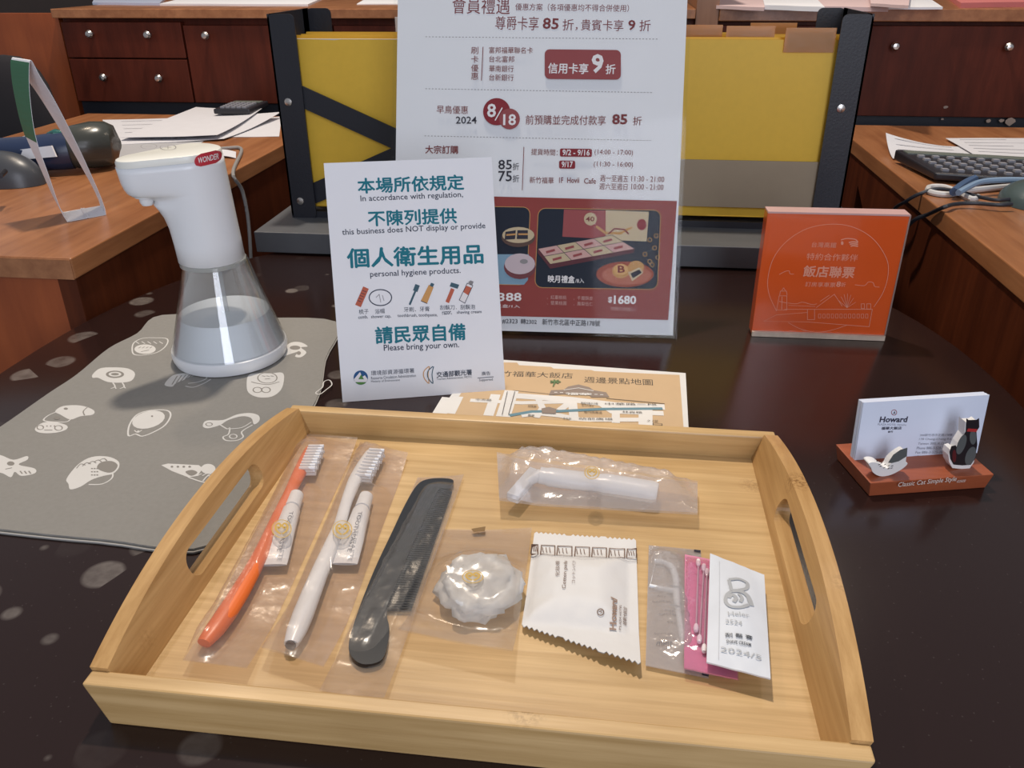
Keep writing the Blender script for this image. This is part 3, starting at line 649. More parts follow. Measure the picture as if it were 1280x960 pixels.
s.text('新竹福華', (662, 229), (692, 230), 8, MAR, .01); s.text('1F', (699, 229), (704, 229), 7, MAR, .01); s.text('Hovii', (709, 229), (724, 229), 7, MAR, .01); s.text('Cafe', (730, 230), (745, 230), 7, MAR, .01)
s.text('週一至週五', (750, 227), (785, 228), 8, MAR, .01); s.text('11:30 - 21:00', (789, 227), (830, 228), 7, MAR)
s.text('週六至週日', (749, 237), (784, 238), 8, MAR, .01); s.text('10:00 - 21:00', (789, 237), (829, 238), 7, MAR)
# red lower panel with two framed pictures
PRD = mat('print_panel_red', (.26, .052, .047), .5); NVY = mat('print_navy', (.015, .02, .035), .5); PBL = mat('print_blue', (.20, .33, .45), .5)
CRM = mat('print_cream', (.52, .42, .28), .5); GLD = mat('print_gold', (.48, .26, .10), .5); PNK = mat('print_pink', (.55, .34, .32), .5)
s.poly([(500, 243), (846, 251.5), (835, 400), (500, 392)], PRD)
def frame(px0, py0, px1, py1, m, r=9):
    pts = [(a-(b-py0)*.045*(a > 640), b+(a-650)*.017) for a, b in rrect(px0, py0, px1, py1, r)]; s.poly(pts, m, 2); s.line(pts+[pts[0]], GLD, .07, 3)
frame(673, 260, 826, 359, NVY); frame(560, 259, 663, 356, NVY)
s.poly([(570, 318), (661, 318), (660, 350), (655, 356), (570, 354)], PBL, 3)
def arc(cx, cy, rx, ry, m, lay, rot=0, n=24): s.ell((cx, cy), rx, ry, m, lay, rot, n)
s.poly([(705, 262), (782, 264), (778, 300), (703, 296)], mat('print_box_red', (.30, .075, .08), .5), 3)
s.poly([(757, 263), (811, 265), (808, 302), (757, 300)], CRM, 4); arc(738, 274, 8, 8, CRM, 5); s.text('40', (732, 277), (743, 277), 6, MAR, .02, 6)
s.line([(745, 283), (756, 291), (775, 292), (790, 284)], GLD, .25, 5); s.line([(760, 293), (768, 286), (780, 287), (786, 293)], MAR, .15, 5); s.ell((802, 281), 6, 7, DRED, 5)
bx = [(673, 311), (765, 294), (793, 311), (688, 330)]; s.poly(bx, CRM, 4); s.poly([(673, 311), (688, 330), (793, 311), (792, 316), (688, 336), (672, 316)], mat('print_box_edge', (.10, .03, .04), .5), 4)
L2 = lambda p, q, t: (p[0]*(1-t)+q[0]*t, p[1]*(1-t)+q[1]*t)
for i in range(4):
    for j in range(2):
        c = [L2(L2(bx[0], bx[1], a), L2(bx[3], bx[2], a), b) for a, b in ((i/4, j/2), ((i+1)/4, j/2), ((i+1)/4, (j+1)/2), (i/4, (j+1)/2))]
        if (i+j) % 2 == 0: s.poly(c, PNK, 5)
        m_ = (sum(p[0] for p in c)/4, sum(p[1] for p in c)/4); s.line([(m_[0]-6, m_[1]+2), (m_[0]+5, m_[1]-1)], RED, .25, 6); s.line([c[0], c[1]], INK, .05, 6); s.line([c[1], c[2]], INK, .05, 6)
PLT = mat('print_plate', (.28, .055, .03), .4); s.ell((781, 343), 36, 16, PLT, 4, n=30); s.ell((783, 344), 31, 12, mat('print_plate_in', (.40, .12, .07), .4), 5, n=30)
CK = mat('print_mooncake', (.50, .27, .10), .5)
s.ell((776, 339), 11, 9, CK, 6); s.ell((795, 334), 10, 8, CK, 6); s.ell((776, 337), 9, 7, mat('print_mooncake_top', (.60, .36, .15), .5), 7); s.text('B', (772, 341), (781, 341), 9, MAR, .02, 8)
s.poly([(785, 341), (799, 334), (804, 341), (790, 352)], CRM, 7); s.poly([(788, 342), (799, 337), (802, 341), (791, 348)], INK, 8)
for a, b in ((812, 300), (818, 310), (822, 322), (812, 327), (806, 318), (815, 331), (820, 295)): s.ell((a, b), 2.6, 2.6, GLD, 5, n=8, ring=.06)
s.text('映月禮盒', (685, 353), (718, 354), 9, WH, .02, 5); s.text('/8入', (719, 354), (730, 354), 6, WH, 0, 5)
s.ell((648, 297), 21, 12, mat('print_tin', (.10, .06, .05), .5), 4); s.ell((648, 294), 20, 10, CRM, 5); s.poly([(632, 290), (645, 288), (644, 299), (631, 300)], INK, 6); s.poly([(647, 288), (660, 288), (660, 299), (646, 299)], INK, 6)
s.line([(645, 293), (633, 294)], GLD, .18, 7); s.line([(660, 293), (648, 293)], GLD, .18, 7)
s.ell((650, 334), 20, 15, mat('print_tin_red', (.16, .05, .06), .5), 5); s.ell((650, 330), 19, 13, mat('print_tin_lid', (.50, .42, .46), .5), 6); s.ell((655, 327), 5, 3, GRY, 7)
s.text('$388', (612, 378), (652, 378), 12, WH, .02); s.text('附叉盒/1入', (612, 384), (650, 385), 4, WH)
for i, t_ in enumerate(('．紅棗核桃', '．堅果桂圓')): s.text(t_, (684, 374+7*i), (708, 374.5+7*i), 5, PNK)
for i, t_ in enumerate(('．千層酥皮', '．鳳梨伍仁')): s.text(t_, (717, 375+7*i), (741, 375.5+7*i), 5, PNK)
s.text('$', (760, 379), (765, 379), 8, WH, .02); s.text('1680', (767, 380), (795, 380.5), 11, WH, .03); s.text('附禮二/附盒2入', (764, 388), (795, 389), 4.5, PNK)
s.text('#2323', (628, 404.5), (647, 405), 6, INK); s.text('轉2302', (651, 405), (671, 405.5), 6.5, INK, .01); s.text('新竹市北區中正路178號', (678, 406), (750, 408), 7.5, INK, .01)
s.out('printed_design', ps)

# ================================================================== WHITE A5 NOTICE
so, sex, sey = pose(-7.97, 67.36, math.radians(8.08), math.radians(21.1)); snn = sex.cross(sey)
ns = thing('notice_card', 'white A5 notice card with teal lettering leaning in front of poster', 'sign', so)
f2 = lambda p: so+sex*p.x+sey*p.y+snn*p.z
M().box((-7.42, .03, -.06), (7.42, 21.2, 0), f2).out('card', PAPER, ns)
bk = V((-snn.x, -snn.y, 0)).normalized()
M().prism([[(0.35, 0), (6.2, 0), (3.85, 9.2)], [(1.5, .5), (5.2, .5), (3.65, 6.9)]], lambda a, z, t: so+sex*t+bk*(a+.15)+V((0, 0, z+.02)), -1.2, 1.2).out('rear_prop', mat('grey_board', (.4, .4, .4), .8), ns)
s = Sheet(so+snn*.005, sex, sey, lift=.008)
TEAL = mat('print_teal', (.012, .17, .23), .5); TXT = mat('print_black', (.03, .04, .07), .5)
s.text('本場所依規定', (448, 242), (580, 237), 19, TEAL, .022); s.text('In accordance with regulation,', (451, 254), (579, 248.5), 9.5, TXT, .006)
s.text('不陳列提供', (461, 283), (571, 279), 19, TEAL, .022); s.text('this business does NOT display or provide', (428, 296), (607, 287.5), 9.5, TXT, .006)
s.text('個人衛生用品', (435, 335), (604, 329), 24, TEAL, .024); s.text('personal hygiene products.', (463, 348.5), (576, 343.5), 9.5, TXT, .006)
s.text('請民眾自備', (470, 430), (582, 425), 21, TEAL, .024); s.text('Please bring your own.', (480, 441), (574, 436.5), 10, TXT, .008)
SAL = mat('print_salmon', (.50, .13, .08), .6); TAN = mat('print_tan', (.60, .32, .12), .6); SLT = mat('print_slate', (.06, .12, .16), .6)
s.poly([(444, 381), (454, 358), (461, 361), (451, 384)], SAL); [s.line([(450+.55*0-k*1.6+3, 363+k*3.1), (455-k*1.6+3, 365+k*3.1)], TXT, .05, 2) for k in range(5)]
s.ell((475.5, 372), 14, 10, TXT, 1, ring=.09, n=28); s.line([(470, 372), (474, 368), (476, 378)], GRY, .05); s.line([(478, 369), (480, 376)], GRY, .05)
s.line([(512, 381), (520, 362)], SLT, .18); s.line([(519, 364), (522, 356)], SLT, .42, 2)
s.poly([(526, 376), (536, 356), (542, 359), (534, 379)], TAN); s.poly([(537, 357), (539, 353.5), (543, 355), (541, 359)], SLT, 2); s.line([(526, 376), (534, 379.5)], TXT, .06, 2)
s.line([(559, 378), (566, 361)], SAL, .35); s.poly([(564, 353), (574, 356), (572, 361), (562, 358)], SLT, 2)
s.poly([(574, 375), (584, 354), (591, 357), (581, 379)], WH); s.poly([(579, 365), (583, 357), (590, 360), (585, 369)], SAL, 2); s.poly([(585, 353), (588, 350.5), (592, 352), (590, 357)], GRY, 2); s.line([(574, 375), (584, 354), (591, 357), (581, 379), (574, 375)], TXT, .05, 3)
for t_, a, b, y in (('梳子', 449, 461, 393), ('浴帽', 469, 481, 392.5), ('牙刷．牙膏', 505, 537, 390), ('刮鬍刀．刮鬍泡', 550, 594, 387.5)): s.text(t_, (a, y), (b, y-1), 6, TXT)
for t_, a, b, y in (('comb,', 448, 460, 399.5), ('shower cap,', 464, 489, 399), ('toothbrush, toothpaste,', 497, 547, 397.5), ('razor,', 553, 565, 394.5), ('shaving cream', 571, 602, 393.5)): s.text(t_, (a, y), (b, y-1), 5, TXT, .006)
BLU = mat('print_logo_blue', (.03, .10, .25), .6); GRN = mat('print_logo_green', (.10, .25, .07), .6)
s.ell((451, 472), 9, 9, BLU, 1, n=28); s.poly([(442.4, 474), (450, 465), (453, 471), (456, 469), (459.6, 474), (458, 478), (444, 478)], WH, 2); s.poly([(444, 477.5), (458, 477.5), (455, 480), (451, 481), (447, 480)], GRN, 3); s.poly([(448, 474), (451.5, 468), (455, 474)], GRN, 3)
s.text('環境部資源循環署', (464, 469.5), (518, 466), 6, TXT); s.text('Resource Circulation Administration', (464, 474.5), (520, 471), 3.6, TXT); s.text('Ministry of Environment', (464, 479), (500, 477), 3.6, TXT)
for off in (0, 5): s.line(catmull([(536+off, 458, 0), (530+off, 464, 0), (530+off, 472, 0), (536+off, 479, 0), (535+off, 468, 0), (537+off, 458, 0)], 4), SLT if off else TAN, .08)
s.text('交通部觀光署', (546, 472), (590, 468.5), 7, TXT, .015); s.text('Tourism Administration, MOTC', (546, 475.5), (590, 472.5), 3, TXT)
s.text('廣告', (602, 469.5), (613, 469), 5, TXT); s.line([(597, 472.5), (617, 471)], TXT, .05); s.text('Supported', (599, 477.5), (616, 476.5), 4, TXT)
s.out('printed_design', ns)

# ================================================================== SOAP DISPENSER
DC = V((-37.6, 71.3+.6, 0)); dz0 = .32
sd = thing('soap_dispenser', 'tall white automatic soap dispenser with clear conical bottle on grey mat', 'soap dispenser', DC+V((0, 0, dz0)))
_n = P(151, 205, 20.0); hd_ = V((_n.x-DC.x, _n.y-DC.y, 0)).normalized()
GLS = film('bottle_plastic', (.85, .9, .92), .03, .05, 0, 10, .17, (.99, .995, 1)); LIQ = film('soap_liquid', (.93, .97, 1.0), .93, .1, 0, 10, .03, (.95, .97, .98), .1)
rb = lambda z: 5.55-(5.55-2.95)*min(1, max(0, (z-1.4)/8.6))**.92
M().lathe([(4.9, 0), (5.35, .12), (5.5, .5), (5.58, 1.0), (5.5, 1.35), (5.2, 1.5)], (DC.x, DC.y, dz0), 48).out('base_ring', WHITE, sd, smooth=True)
prof = [(rb(1.4+8.6*i/14), 1.42+8.6*i/14) for i in range(15)]
M().lathe(prof+[(r-.16, z) for r, z in reversed(prof)], (DC.x, DC.y, dz0), 48, cap=False).out('bottle', GLS, sd, smooth=True)
M().lathe([(rb(1.5+3.2*i/6)-.2, 1.52+3.2*i/6) for i in range(7)], (DC.x, DC.y, dz0), 48).out('liquid_soap', LIQ, sd, smooth=True)
M().lathe([(.32, 2.0), (.32, 10.5)], (DC.x+.2, DC.y-.1, dz0), 12).out('dip_tube', film('tube_plastic', (.8, .85, .88), .35, .2, 0, 10, .1), sd, smooth=True)
M().lathe([(2.95, 9.7), (3.04, 9.75), (3.04, 10.12), (2.95, 10.16)], (DC.x+hd_.x*.2, DC.y+hd_.y*.2, dz0), 40).out('collar', film('collar_clear', (.75, .78, .75), .5, .15, 0, 10, .1), sd, smooth=True)
nose = P(151, 205, 20.0); hd = V((nose.x-DC.x, nose.y-DC.y, 0)); hl = hd.length; hd.normalize(); hp = V((-hd.y, hd.x, 0))
def sect(z, R, L, rn):
    R = R-.3-.2*max(0, min(1, (z-10)/9)); L = max(0, L-.5)
    d = max(L, R-rn+.02); th = math.acos(max(-1, min(1, (R-rn)/d))); o_ = []
    for i in range(17): a = -th+2*th*i/16; o_.append((d+rn*math.cos(a), rn*math.sin(a)))
    p0 = (d+rn*math.cos(th), rn*math.sin(th)); p1 = (R*math.cos(th), R*math.sin(th))
    for i in range(1, 8): t = i/8; o_.append((p0[0]*(1-t)+p1[0]*t, p0[1]*(1-t)+p1[1]*t))
    for i in range(33): a = th+(2*math.pi-2*th)*i/32; o_.append((R*math.cos(a), R*math.sin(a)))
    for i in range(1, 8): t = i/8; o_.append((p1[0]*(1-t)+p0[0]*t, -(p1[1]*(1-t)+p0[1]*t)))
    k = max(.0, min(1, (z-10)/10)); return [DC+hd*(x+.25+.5*k)+hp*y+V((0, 0, z+dz0)) for x, y in o_]
nl = hl-1.55
secs = [(10.1, 3.15, 0, 2.2), (10.2, 3.32, 0, 2.2), (12, 3.36, 1.2, 2.2), (13.5, 3.38, 1.5, 2.1), (14.6, 3.4, 1.9, 1.9), (15.4, 3.42, 2.4, 1.7), (16.0, 3.43, 2.9, 1.5), (16.4, 3.44, nl*.6, 1.35), (16.65, 3.45, nl*.7, 1.2), (16.8, 3.45, nl*.79, 1.1), (16.9, 3.45, nl*.87, 1.05), (17.0, 3.45, nl*.94, 1.1), (17.12, 3.46, nl*.98, 1.25), (17.4, 3.46, nl, 1.45), (17.8, 3.47, nl, 1.62), (18.4, 3.48, nl, 1.75), (19.2, 3.5, nl, 1.8), (19.75, 3.5, nl, 1.82)]
tilt = lambda p, z: p-V((0, 0, max(0, (p-DC).dot(hd))*.05*min(1, max(0, (z-14)/3))))
M().rings([[tilt(p, z) for p in sect(z, R, L, rn)] for z, R, L, rn in secs]).out('body', WHITE, sd, smooth='all')
M().rings([[tilt(p, z) for p in sect(z, R, L, rn)] for z, R, L, rn in [(19.78, 3.42, nl, 1.76), (20.15, 3.44, nl, 1.76), (20.35, 3.36, nl, 1.66), (20.42, 3.15, nl, 1.45)]]).out('top_cover', mat('warm_white_plastic', (.80, .80, .74), .3, var=.02), sd, smooth=True)
npz = DC+hd*(nl+.1)+V((0, 0, dz0))
M().lathe([(.45, 15.9), (.6, 16.2), (.62, 16.6), (.95, 16.65), (.98, 17.3)], npz, 20).out('nozzle', WHITE, sd, smooth=True)
# WONDER badge wrapped on the side facing the camera
bd = M(); WB = mat('badge_red', (.52, .03, .05), .35)
def side_pt(px, z_off=0.0, lift=.04):
    pl = DC+V((0, 0, 0)); best = None
    d = ray(*px)        # march to the round back part of the head
    for k in range(4000):
        p = EYE+d*(40+k*.02); q = V((p.x-DC.x, p.y-DC.y))
        if q.length < -1: return p
        w3_ = V((p.x-DC.x, p.y-DC.y, 0)); ax_, ay_ = w3_.dot(hd)-.72, w3_.dot(hp); LL = nl-.5; RR = 3.0; tt = max(0, min(1, ax_/LL))
        rq = RR+(1.82-RR)*tt
        if math.hypot(ax_-LL*tt, ay_) < rq+lift+.02: return p
    return None
pts = rrect(0, 0, 1, 1, .3, 5)
def bmap(a, b, lift): return side_pt((243+34.5*a, 210-16*b-8*a), 0, lift)
n = 14; rowv = []
rad = .5
vs = []; fsx = []
def inside(a, b):
    return a, b
for j in range(7):
    b = j/6
    cut = .23*(1-math.sqrt(max(0, 1-(2*b-1)**2)))
    for i in range(n+1):
        a = cut+(1-2*cut)*i/n; vs.append(bmap(a, b, .05))
for j in range(6):
    for i in range(n): k = j*(n+1)+i; fsx.append((k, k+1, k+n+2, k+n+1))
if all(v is not None for v in vs): M().add(vs, fsx).out('badge', WB, sd, clean=False)
gv, gf = glyphs('WONDER', .012); x0 = min(v[0] for v in gv); x1 = max(v[0] for v in gv); y0 = min(v[1] for v in gv); y1 = max(v[1] for v in gv)
gp = [bmap(.13+.76*(v[0]-x0)/(x1-x0), .27+.46*(v[1]-y0)/(y1-y0), .09) for v in gv]
if all(v is not None for v in gp): M().add(gp, gf).out('badge_lettering', mat('badge_white', (.85, .82, .82), .4), sd, clean=False)
tp = Sheet(DC+V((0, 0, 20.44+dz0)), V((1, 0, 0)), V((0, 1, 0)), drape=lambda x, y: tilt(V((x, y, 0)), 20).z+20.43+dz0, lift=.01)
for c_ in ((186, 183), (210, 184)): tp.ell(c_, 10, 3.4, GRY, 1, ring=.05, n=28); tp.line([(c_[0]-4, c_[1]), (c_[0]+4, c_[1])], GRY, .05)
tp.line([(210, 182), (210, 186)], GRY, .05); tp.out('button_marks', sd)

# ================================================================== GREY MAT WITH PRINTED FIGURES
mo = thing('place_mat', 'folded grey cloth mat printed with white food figures under the dispenser', 'mat', (-38, 62, 0))
mc = catmull([(-49.9, 81.2, 0), (-40, 81.5, 0), (-29.9, 81.5, 0), (-27.9, 72, 0), (-25.9, 63.3, 0), (-25.9, 52, 0), (-26.0, 42.6, 0), (-34, 42.2, 0), (-43, 42.5, 0), (-52, 43, 0), (-54, 48, 0), (-51.5, 53.3, 0), (-50.9, 62, 0), (-50.6, 66, 0), (-50.9, 72, 0), (-50.0, 76, 0)], 5, True)
pe = [(p.x, p.y) for p in mc]; sh_ = [((x+39)*1.004-39, (y-62)*1.004+62-.12) for x, y in pe]
M().prism([pe], XY, .17, .31).out('upper_fold', CLOTH, mo)
M().prism([sh_], XY, .01, .15).out('lower_fold', [CLOTH], mo)
eg = M(); eg.tube([V((p[0], p[1], .16)) for p in sh_]+[V((sh_[0][0], sh_[0][1], .16))], .05, 6); eg.out('hem', mat('pale_hem', (.45, .43, .40), .9), mo)
s = Sheet(V((0, 0, .312)), V((1, 0, 0)), V((0, 1, 0)), lift=.006); s.step = .0015; MW = mat('mat_print_white', (.60, .59, .57), .85); MG = mat('mat_print_gap', (.23, .215, .195), .9)
c6 = lambda *pts: [(x/2.977, 380+y/2.977) for x, y in pts]
def cv(pts, n=4): return [(p.x, p.y) for p in catmull([(a, b, 0) for a, b in pts], n, True)]
def el(x, y, rx, ry, m, lay=1, rot=0, ring=0): s.ell(c6((x, y))[0], rx/2.977, ry/2.977, m, lay, rot, 18, ring)
def pl(pts, m=MW, lay=1, sm=True): q = c6(*pts); s.poly(cv(q) if sm else q, m, lay)
def ln(pts, wd=.1, m=MW, lay=1, closed=False):
    q = c6(*pts); q = [(p.x, p.y) for p in catmull([(a, b, 0) for a, b in q], 4, closed)]; q = q+[q[0]] if closed else q; s.line(q, m, wd, lay)
def next_figure():
    global s
    s.out('printed_figure', mo); s = Sheet(V((0, 0, .312)), V((1, 0, 0)), V((0, 1, 0)), lift=.006); s.step = .0015
ln([(492, 170), (498, 145), (530, 128), (580, 126), (622, 130), (618, 155), (585, 180), (535, 190), (500, 188)], .13, closed=True)
el(540, 168, 40, 18, MW); [ln([(505+k*22, 140), (518+k*22, 148)], .1) for k in range(5)]; [ln([(515+k*14, 165), (524+k*14, 160)], .08, MG, 2) for k in range(4)]; ln([(525, 178), (555, 172)], .08, MG, 2)
next_figure()
pl([(345, 262), (372, 240), (420, 236), (475, 240), (502, 258), (490, 285), (450, 293), (400, 290), (365, 275), (345, 275)]); el(428, 262, 34, 14, MG, 2); el(428, 262, 24, 9, MW, 3); el(428, 262, 15, 4.5, MG, 4)
ln([(420, 293), (428, 308), (412, 315)], .12); ln([(455, 293), (462, 308), (446, 315)], .12); ln([(428, 308), (432, 316)], .1); ln([(462, 308), (467, 314)], .1)
next_figure()
pl([(612, 300), (640, 268), (680, 258), (712, 262), (690, 280), (655, 295), (640, 308)], MW); [ln([(640+k*16, 300-k*6), (660+k*16, 268-k*2)], .09, MG, 2) for k in range(4)]; ln([(690, 306), (720, 310), (760, 295), (785, 280)], .12); ln([(712, 270), (740, 262), (770, 275), (740, 290), (700, 296)], .12)
next_figure()
pl([(918, 300), (925, 265), (960, 258), (1010, 258), (1050, 256), (1057, 280), (1045, 320), (1010, 345), (960, 347), (925, 330)]); el(995, 275, 36, 20, MG, 2, 0, .1); ln([(935, 290), (960, 296), (1000, 300), (1040, 290)], .1, MG, 2); el(958, 320, 16, 10, MG, 2, 0, .1); el(990, 320, 16, 10, MG, 2, 0, .1); [ln([(975+k*16, 268), (987+k*16, 270)], .09, MG, 2) for k in range(3)]; ln([(985, 280), (1005, 278)], .09, MG, 2)
next_figure()
ln([(1175, 330), (1200, 310), (1205, 290), (1225, 283), (1235, 300), (1215, 318), (1190, 336)], .1, closed=True)
next_figure()
pl([(205, 400), (235, 380), (300, 378), (348, 395), (345, 412), (300, 418), (262, 430), (225, 412)]); el(245, 390, 8, 4, MG, 2, 0); ln([(325, 385), (310, 400), (315, 415)], .1, MG, 2); ln([(215, 400), (180, 415), (165, 435), (240, 440), (262, 430)], .13)
pl([(130, 465), (160, 442), (205, 440), (248, 452), (246, 468), (205, 480), (150, 480)]); el(150, 460, 12, 8, MG, 2, 0, .09); el(218, 462, 14, 9, MG, 2, 0, .09); [el(175+k*14, 455, 3, 2, MG, 2) for k in range(3)]; ln([(165, 470), (195, 470)], .09, MG, 2); el(212, 425, 12, 6, MG, 2)
next_figure()
ln([(478, 490), (482, 450), (510, 412), (560, 396), (620, 396), (635, 415), (615, 450), (575, 475), (530, 492), (505, 484)], .14, closed=True); el(553, 430, 62, 32, MW, 1, -.25); el(566, 418, 4, 3, MG, 2); ln([(500, 470), (512, 478), (528, 470)], .1); el(515, 475, 5, 4, MW, 1)
next_figure()
pl([(755, 450), (770, 434), (830, 432), (880, 412), (930, 406), (962, 415), (965, 435), (945, 448), (935, 425), (900, 418), (850, 432), (820, 450), (780, 462), (760, 460)]); el(778, 448, 12, 6, MG, 2, 0, .09); ln([(820, 450), (845, 465), (855, 462), (850, 485), (830, 495), (842, 508), (880, 508), (905, 495), (900, 475), (940, 450)], .12); el(868, 493, 14, 8, MW, 1, 0, .1); ln([(855, 465), (900, 460), (935, 440)], .1)
next_figure()
pl([(-60, 560), (0, 562), (50, 580), (100, 566), (102, 580), (70, 598), (128, 612), (130, 630), (80, 640), (55, 625), (40, 645), (0, 628), (-60, 640)]); el(40, 594, 14, 8, MG, 2); [ln([(75+k*16, 622), (83+k*16, 632)], .09, MG, 2) for k in range(3)]; ln([(20, 615), (45, 610)], .09, MG, 2)
next_figure()
pl([(248, 650), (290, 598), (340, 570), (400, 568), (440, 585), (442, 610), (420, 632), (385, 640), (340, 655), (300, 680), (262, 690), (255, 670)]); pl([(362, 612), (375, 590), (415, 585), (438, 600), (425, 622), (400, 628)], MG, 2)
ln([(330, 672), (380, 670), (415, 650), (418, 630), (395, 632), (360, 645)], .12)
for k in range(5): ln([(285+k*22, 612-k*8), (300+k*22, 596-k*5), (318+k*20, 600-k*4)], .08, MG, 2); 
for k in range(3):
    for j in range(3): ln([(340+k*10, 612+j*12), (345+k*10, 614+j*12)], .1, MG, 2)
next_figure()
pl([(600, 600), (625, 594), (740, 600), (755, 612), (735, 640), (700, 645), (640, 622)], MW, 1, False); pl([(690, 625), (715, 618), (735, 628), (712, 640)], MG, 2); [el(640+k*22, 606, 5, 3.5, MG, 2) for k in range(4)]; el(775, 614, 27, 19, MW); ln([(700, 645), (750, 662), (790, 668)], .12); [ln([(735+k*18, 640), (750+k*18, 632)], .1) for k in range(3)]; ln([(755, 660), (775, 640), (800, 650)], .12)
next_figure()
pl([(1062, 160), (1085, 143), (1120, 143), (1145, 158), (1120, 162), (1140, 180), (1120, 198), (1098, 195), (1110, 178), (1070, 190), (1055, 195), (1060, 178)]); el(1098, 163, 20, 8, MG, 2); el(1112, 183, 8, 7, MG, 2, 0)
next_figure()


# ================================================================== ORANGE ACRYLIC BLOCK
bo = _rz(V((32.05, 79.73, 0))); bex = _rz(V((math.cos(math.radians(-6.2)), math.sin(math.radians(-6.2)), 0))); bey = V((0, 0, 1)); bn = bex.cross(bey)
ab = thing('acrylic_block', 'square orange and clear acrylic plaque block with engraved lettering', 'plaque', bo)
g = lambda p: bo+bex*p.x+bey*(p.y)+bn*p.z
BW, BH, BT = 6.85, 13.3, 2.2
OR = mat('orange_acrylic', (.72, .105, .018), .18, var=.04, coat=.4)
M().box((-BW+.1, .15, -BT), (BW-.1, BH-.1, -.42), g).out('orange_core', OR, ab, bevel=.05)
rings_ = []
for q_, z_ in ((0.0, -BT-.05), (0.0, -.35), (.42, .05)):
    rings_.append([g(V(p)) for p in ((-BW+q_, .02+q_, z_), (BW-q_, .02+q_, z_), (BW-q_, BH-q_, z_), (-BW+q_, BH-q_, z_))])
M().rings(rings_).out('clear_front', film('thick_clear_acrylic', (.95, .88, .85), .0, .06, 0, 10, .035, (1, .985, .98)), ab)
for (a0, b0), (a1, b1) in (((-BW+.1, .12), (BW-.1, .12)),):
    M().box((a0, .03, -.4), (a1, .55, -.02), g).out('polished_foot', mat('polished_edge', (.62, .50, .40), .15, var=.3, scale=90), ab)
M().box((-BW+.1, BH-.16, -BT), (BW-.1, BH+.02, -.3), g).out('top_bevel', mat('frosted_pink_edge', (.60, .38, .36), .35, var=.12), ab, label='pale pink frosted top edge')
M().box((BW-.12, .1, -BT+.1), (BW+.03, BH-.1, -.4), g).out('right_bevel', mat('frosted_grey_edge', (.30, .22, .20), .25, var=.3), ab)
s = Sheet(bo-bn*.38, bex, bey, lift=.01); EN = mat('engraving', (.80, .36, .25), .5)
b5 = lambda *pts: [(930+x/5.054, 250+y/5.054) for x, y in pts]
def bt(t_, x0, x1, y, h, bold=0): (a,) = b5((x0, y)); (b,) = b5((x1, y+(x1-x0)*.03)); s.text(t_, a, b, h/5.054, EN, bold)
bt('台灣高鐵', 425, 580, 298, 34, .01); bt('特約合作夥伴', 392, 715, 378, 44, 0); bt('飯店聯票', 370, 690, 484, 70, .02); bt('訂房享車票', 385, 575, 546, 30); bt('8', 580, 608, 548, 34, .02); bt('折', 610, 640, 548, 28)
def bl(pts, wd=.06, sm=False, closed=False):
    q = b5(*pts)
    if sm: q = [(p.x, p.y) for p in catmull([(a, b, 0) for a, b in q], 5, closed)]; q += [q[0]] if closed else []
    s.line(q, EN, wd)
bl([(205, 700), (160, 600), (150, 500), (185, 370), (270, 260), (400, 180), (560, 152), (700, 175), (820, 250), (900, 370), (910, 470), (880, 580), (820, 675)], .05, True)
bl([(280, 775), (360, 815), (460, 835), (560, 820), (650, 790)], .05, True)
bl([(612, 252), (650, 243), (700, 248), (720, 265)], .09, True); [bl([(662+k*6, 268+k*12), (690, 264+k*12), (720, 268+k*12)], .13, True) for k in range(3)]; s.ell(b5((620, 272))[0], 1.6, 2.4, EN, 1)
bl([(222, 470), (262, 450), (285, 448), (290, 465), (315, 468)], .05, True); bl([(700, 535), (760, 540), (785, 518), (815, 522), (825, 545), (855, 550)], .05, True)
bl([(205, 700), (222, 605), (270, 605), (270, 695), (205, 695)], .05); bl([(225, 602), (230, 575), (268, 575), (272, 602)], .05); bl([(238, 572), (250, 555), (262, 572)], .05); bl([(222, 640), (268, 650)]); bl([(240, 610), (238, 690)])
bl([(255, 690), (640, 690), (810, 690), (790, 800), (400, 770), (125, 765), (205, 725), (400, 710)], .05); bl([(455, 680), (570, 595), (620, 670)], .05); bl([(480, 640), (540, 600)], .05)
bl([(275, 650), (330, 655), (370, 645), (430, 660), (460, 655)], .05, True); bl([(280, 665), (350, 668), (450, 672)], .04)
for k in range(12): bl([(470+k*27, 720), (485+k*27, 720), (485+k*27, 745), (470+k*27, 745), (470+k*27, 720)], .04)
for a in range(7): bl([(650, 680), (650+60*math.cos(-.4-a*.37), 680+90*math.sin(-.4-a*.37))], .04)
bl([(400, 690), (400, 755), (445, 755), (445, 690)], .05); bl([(740, 655), (740, 685), (760, 685), (760, 655), (740, 655)], .05); bl([(775, 655), (775, 688), (800, 688), (800, 655), (775, 655)], .05)
s.out('engraved_design', ab)

# ================================================================== BUSINESS CARD STAND
c0 = P(1046, 555, 1.3); c1 = P(1088, 604, 1.3); c2_ = P(1243, 593, 1.3)
kex = (c2_-c1); kl = kex.length; kex.normalize(); key_ = V((-kex.y, kex.x, 0)); kd = abs((c0-c1).dot(key_))
cs = thing('card_stand', 'reddish wooden stand holding business cards on the right of the table', 'card holder', V((c1.x, c1.y, 0)))
k_ = lambda p: V((c1.x, c1.y, 0))+kex*p.x+key_*p.y+V((0, 0, p.z))
M().add([k_(V(p)) for p in ((.25, .2, 0), (kl-.25, .2, 0), (kl-.25, kd-.2, 0), (.25, kd-.2, 0), (0, 0, 1.3), (kl, 0, 1.3), (kl, kd, 1.3), (0, kd, 1.3))], [(0,3,2,1),(4,5,6,7),(0,1,5,4),(1,2,6,5),(2,3,7,6),(3,0,4,7)]).out('base', [wood('stand_wood', (.32, .075, .03), (.42, .11, .045), 0, 80, 14, .4)], cs, bevel=.06)
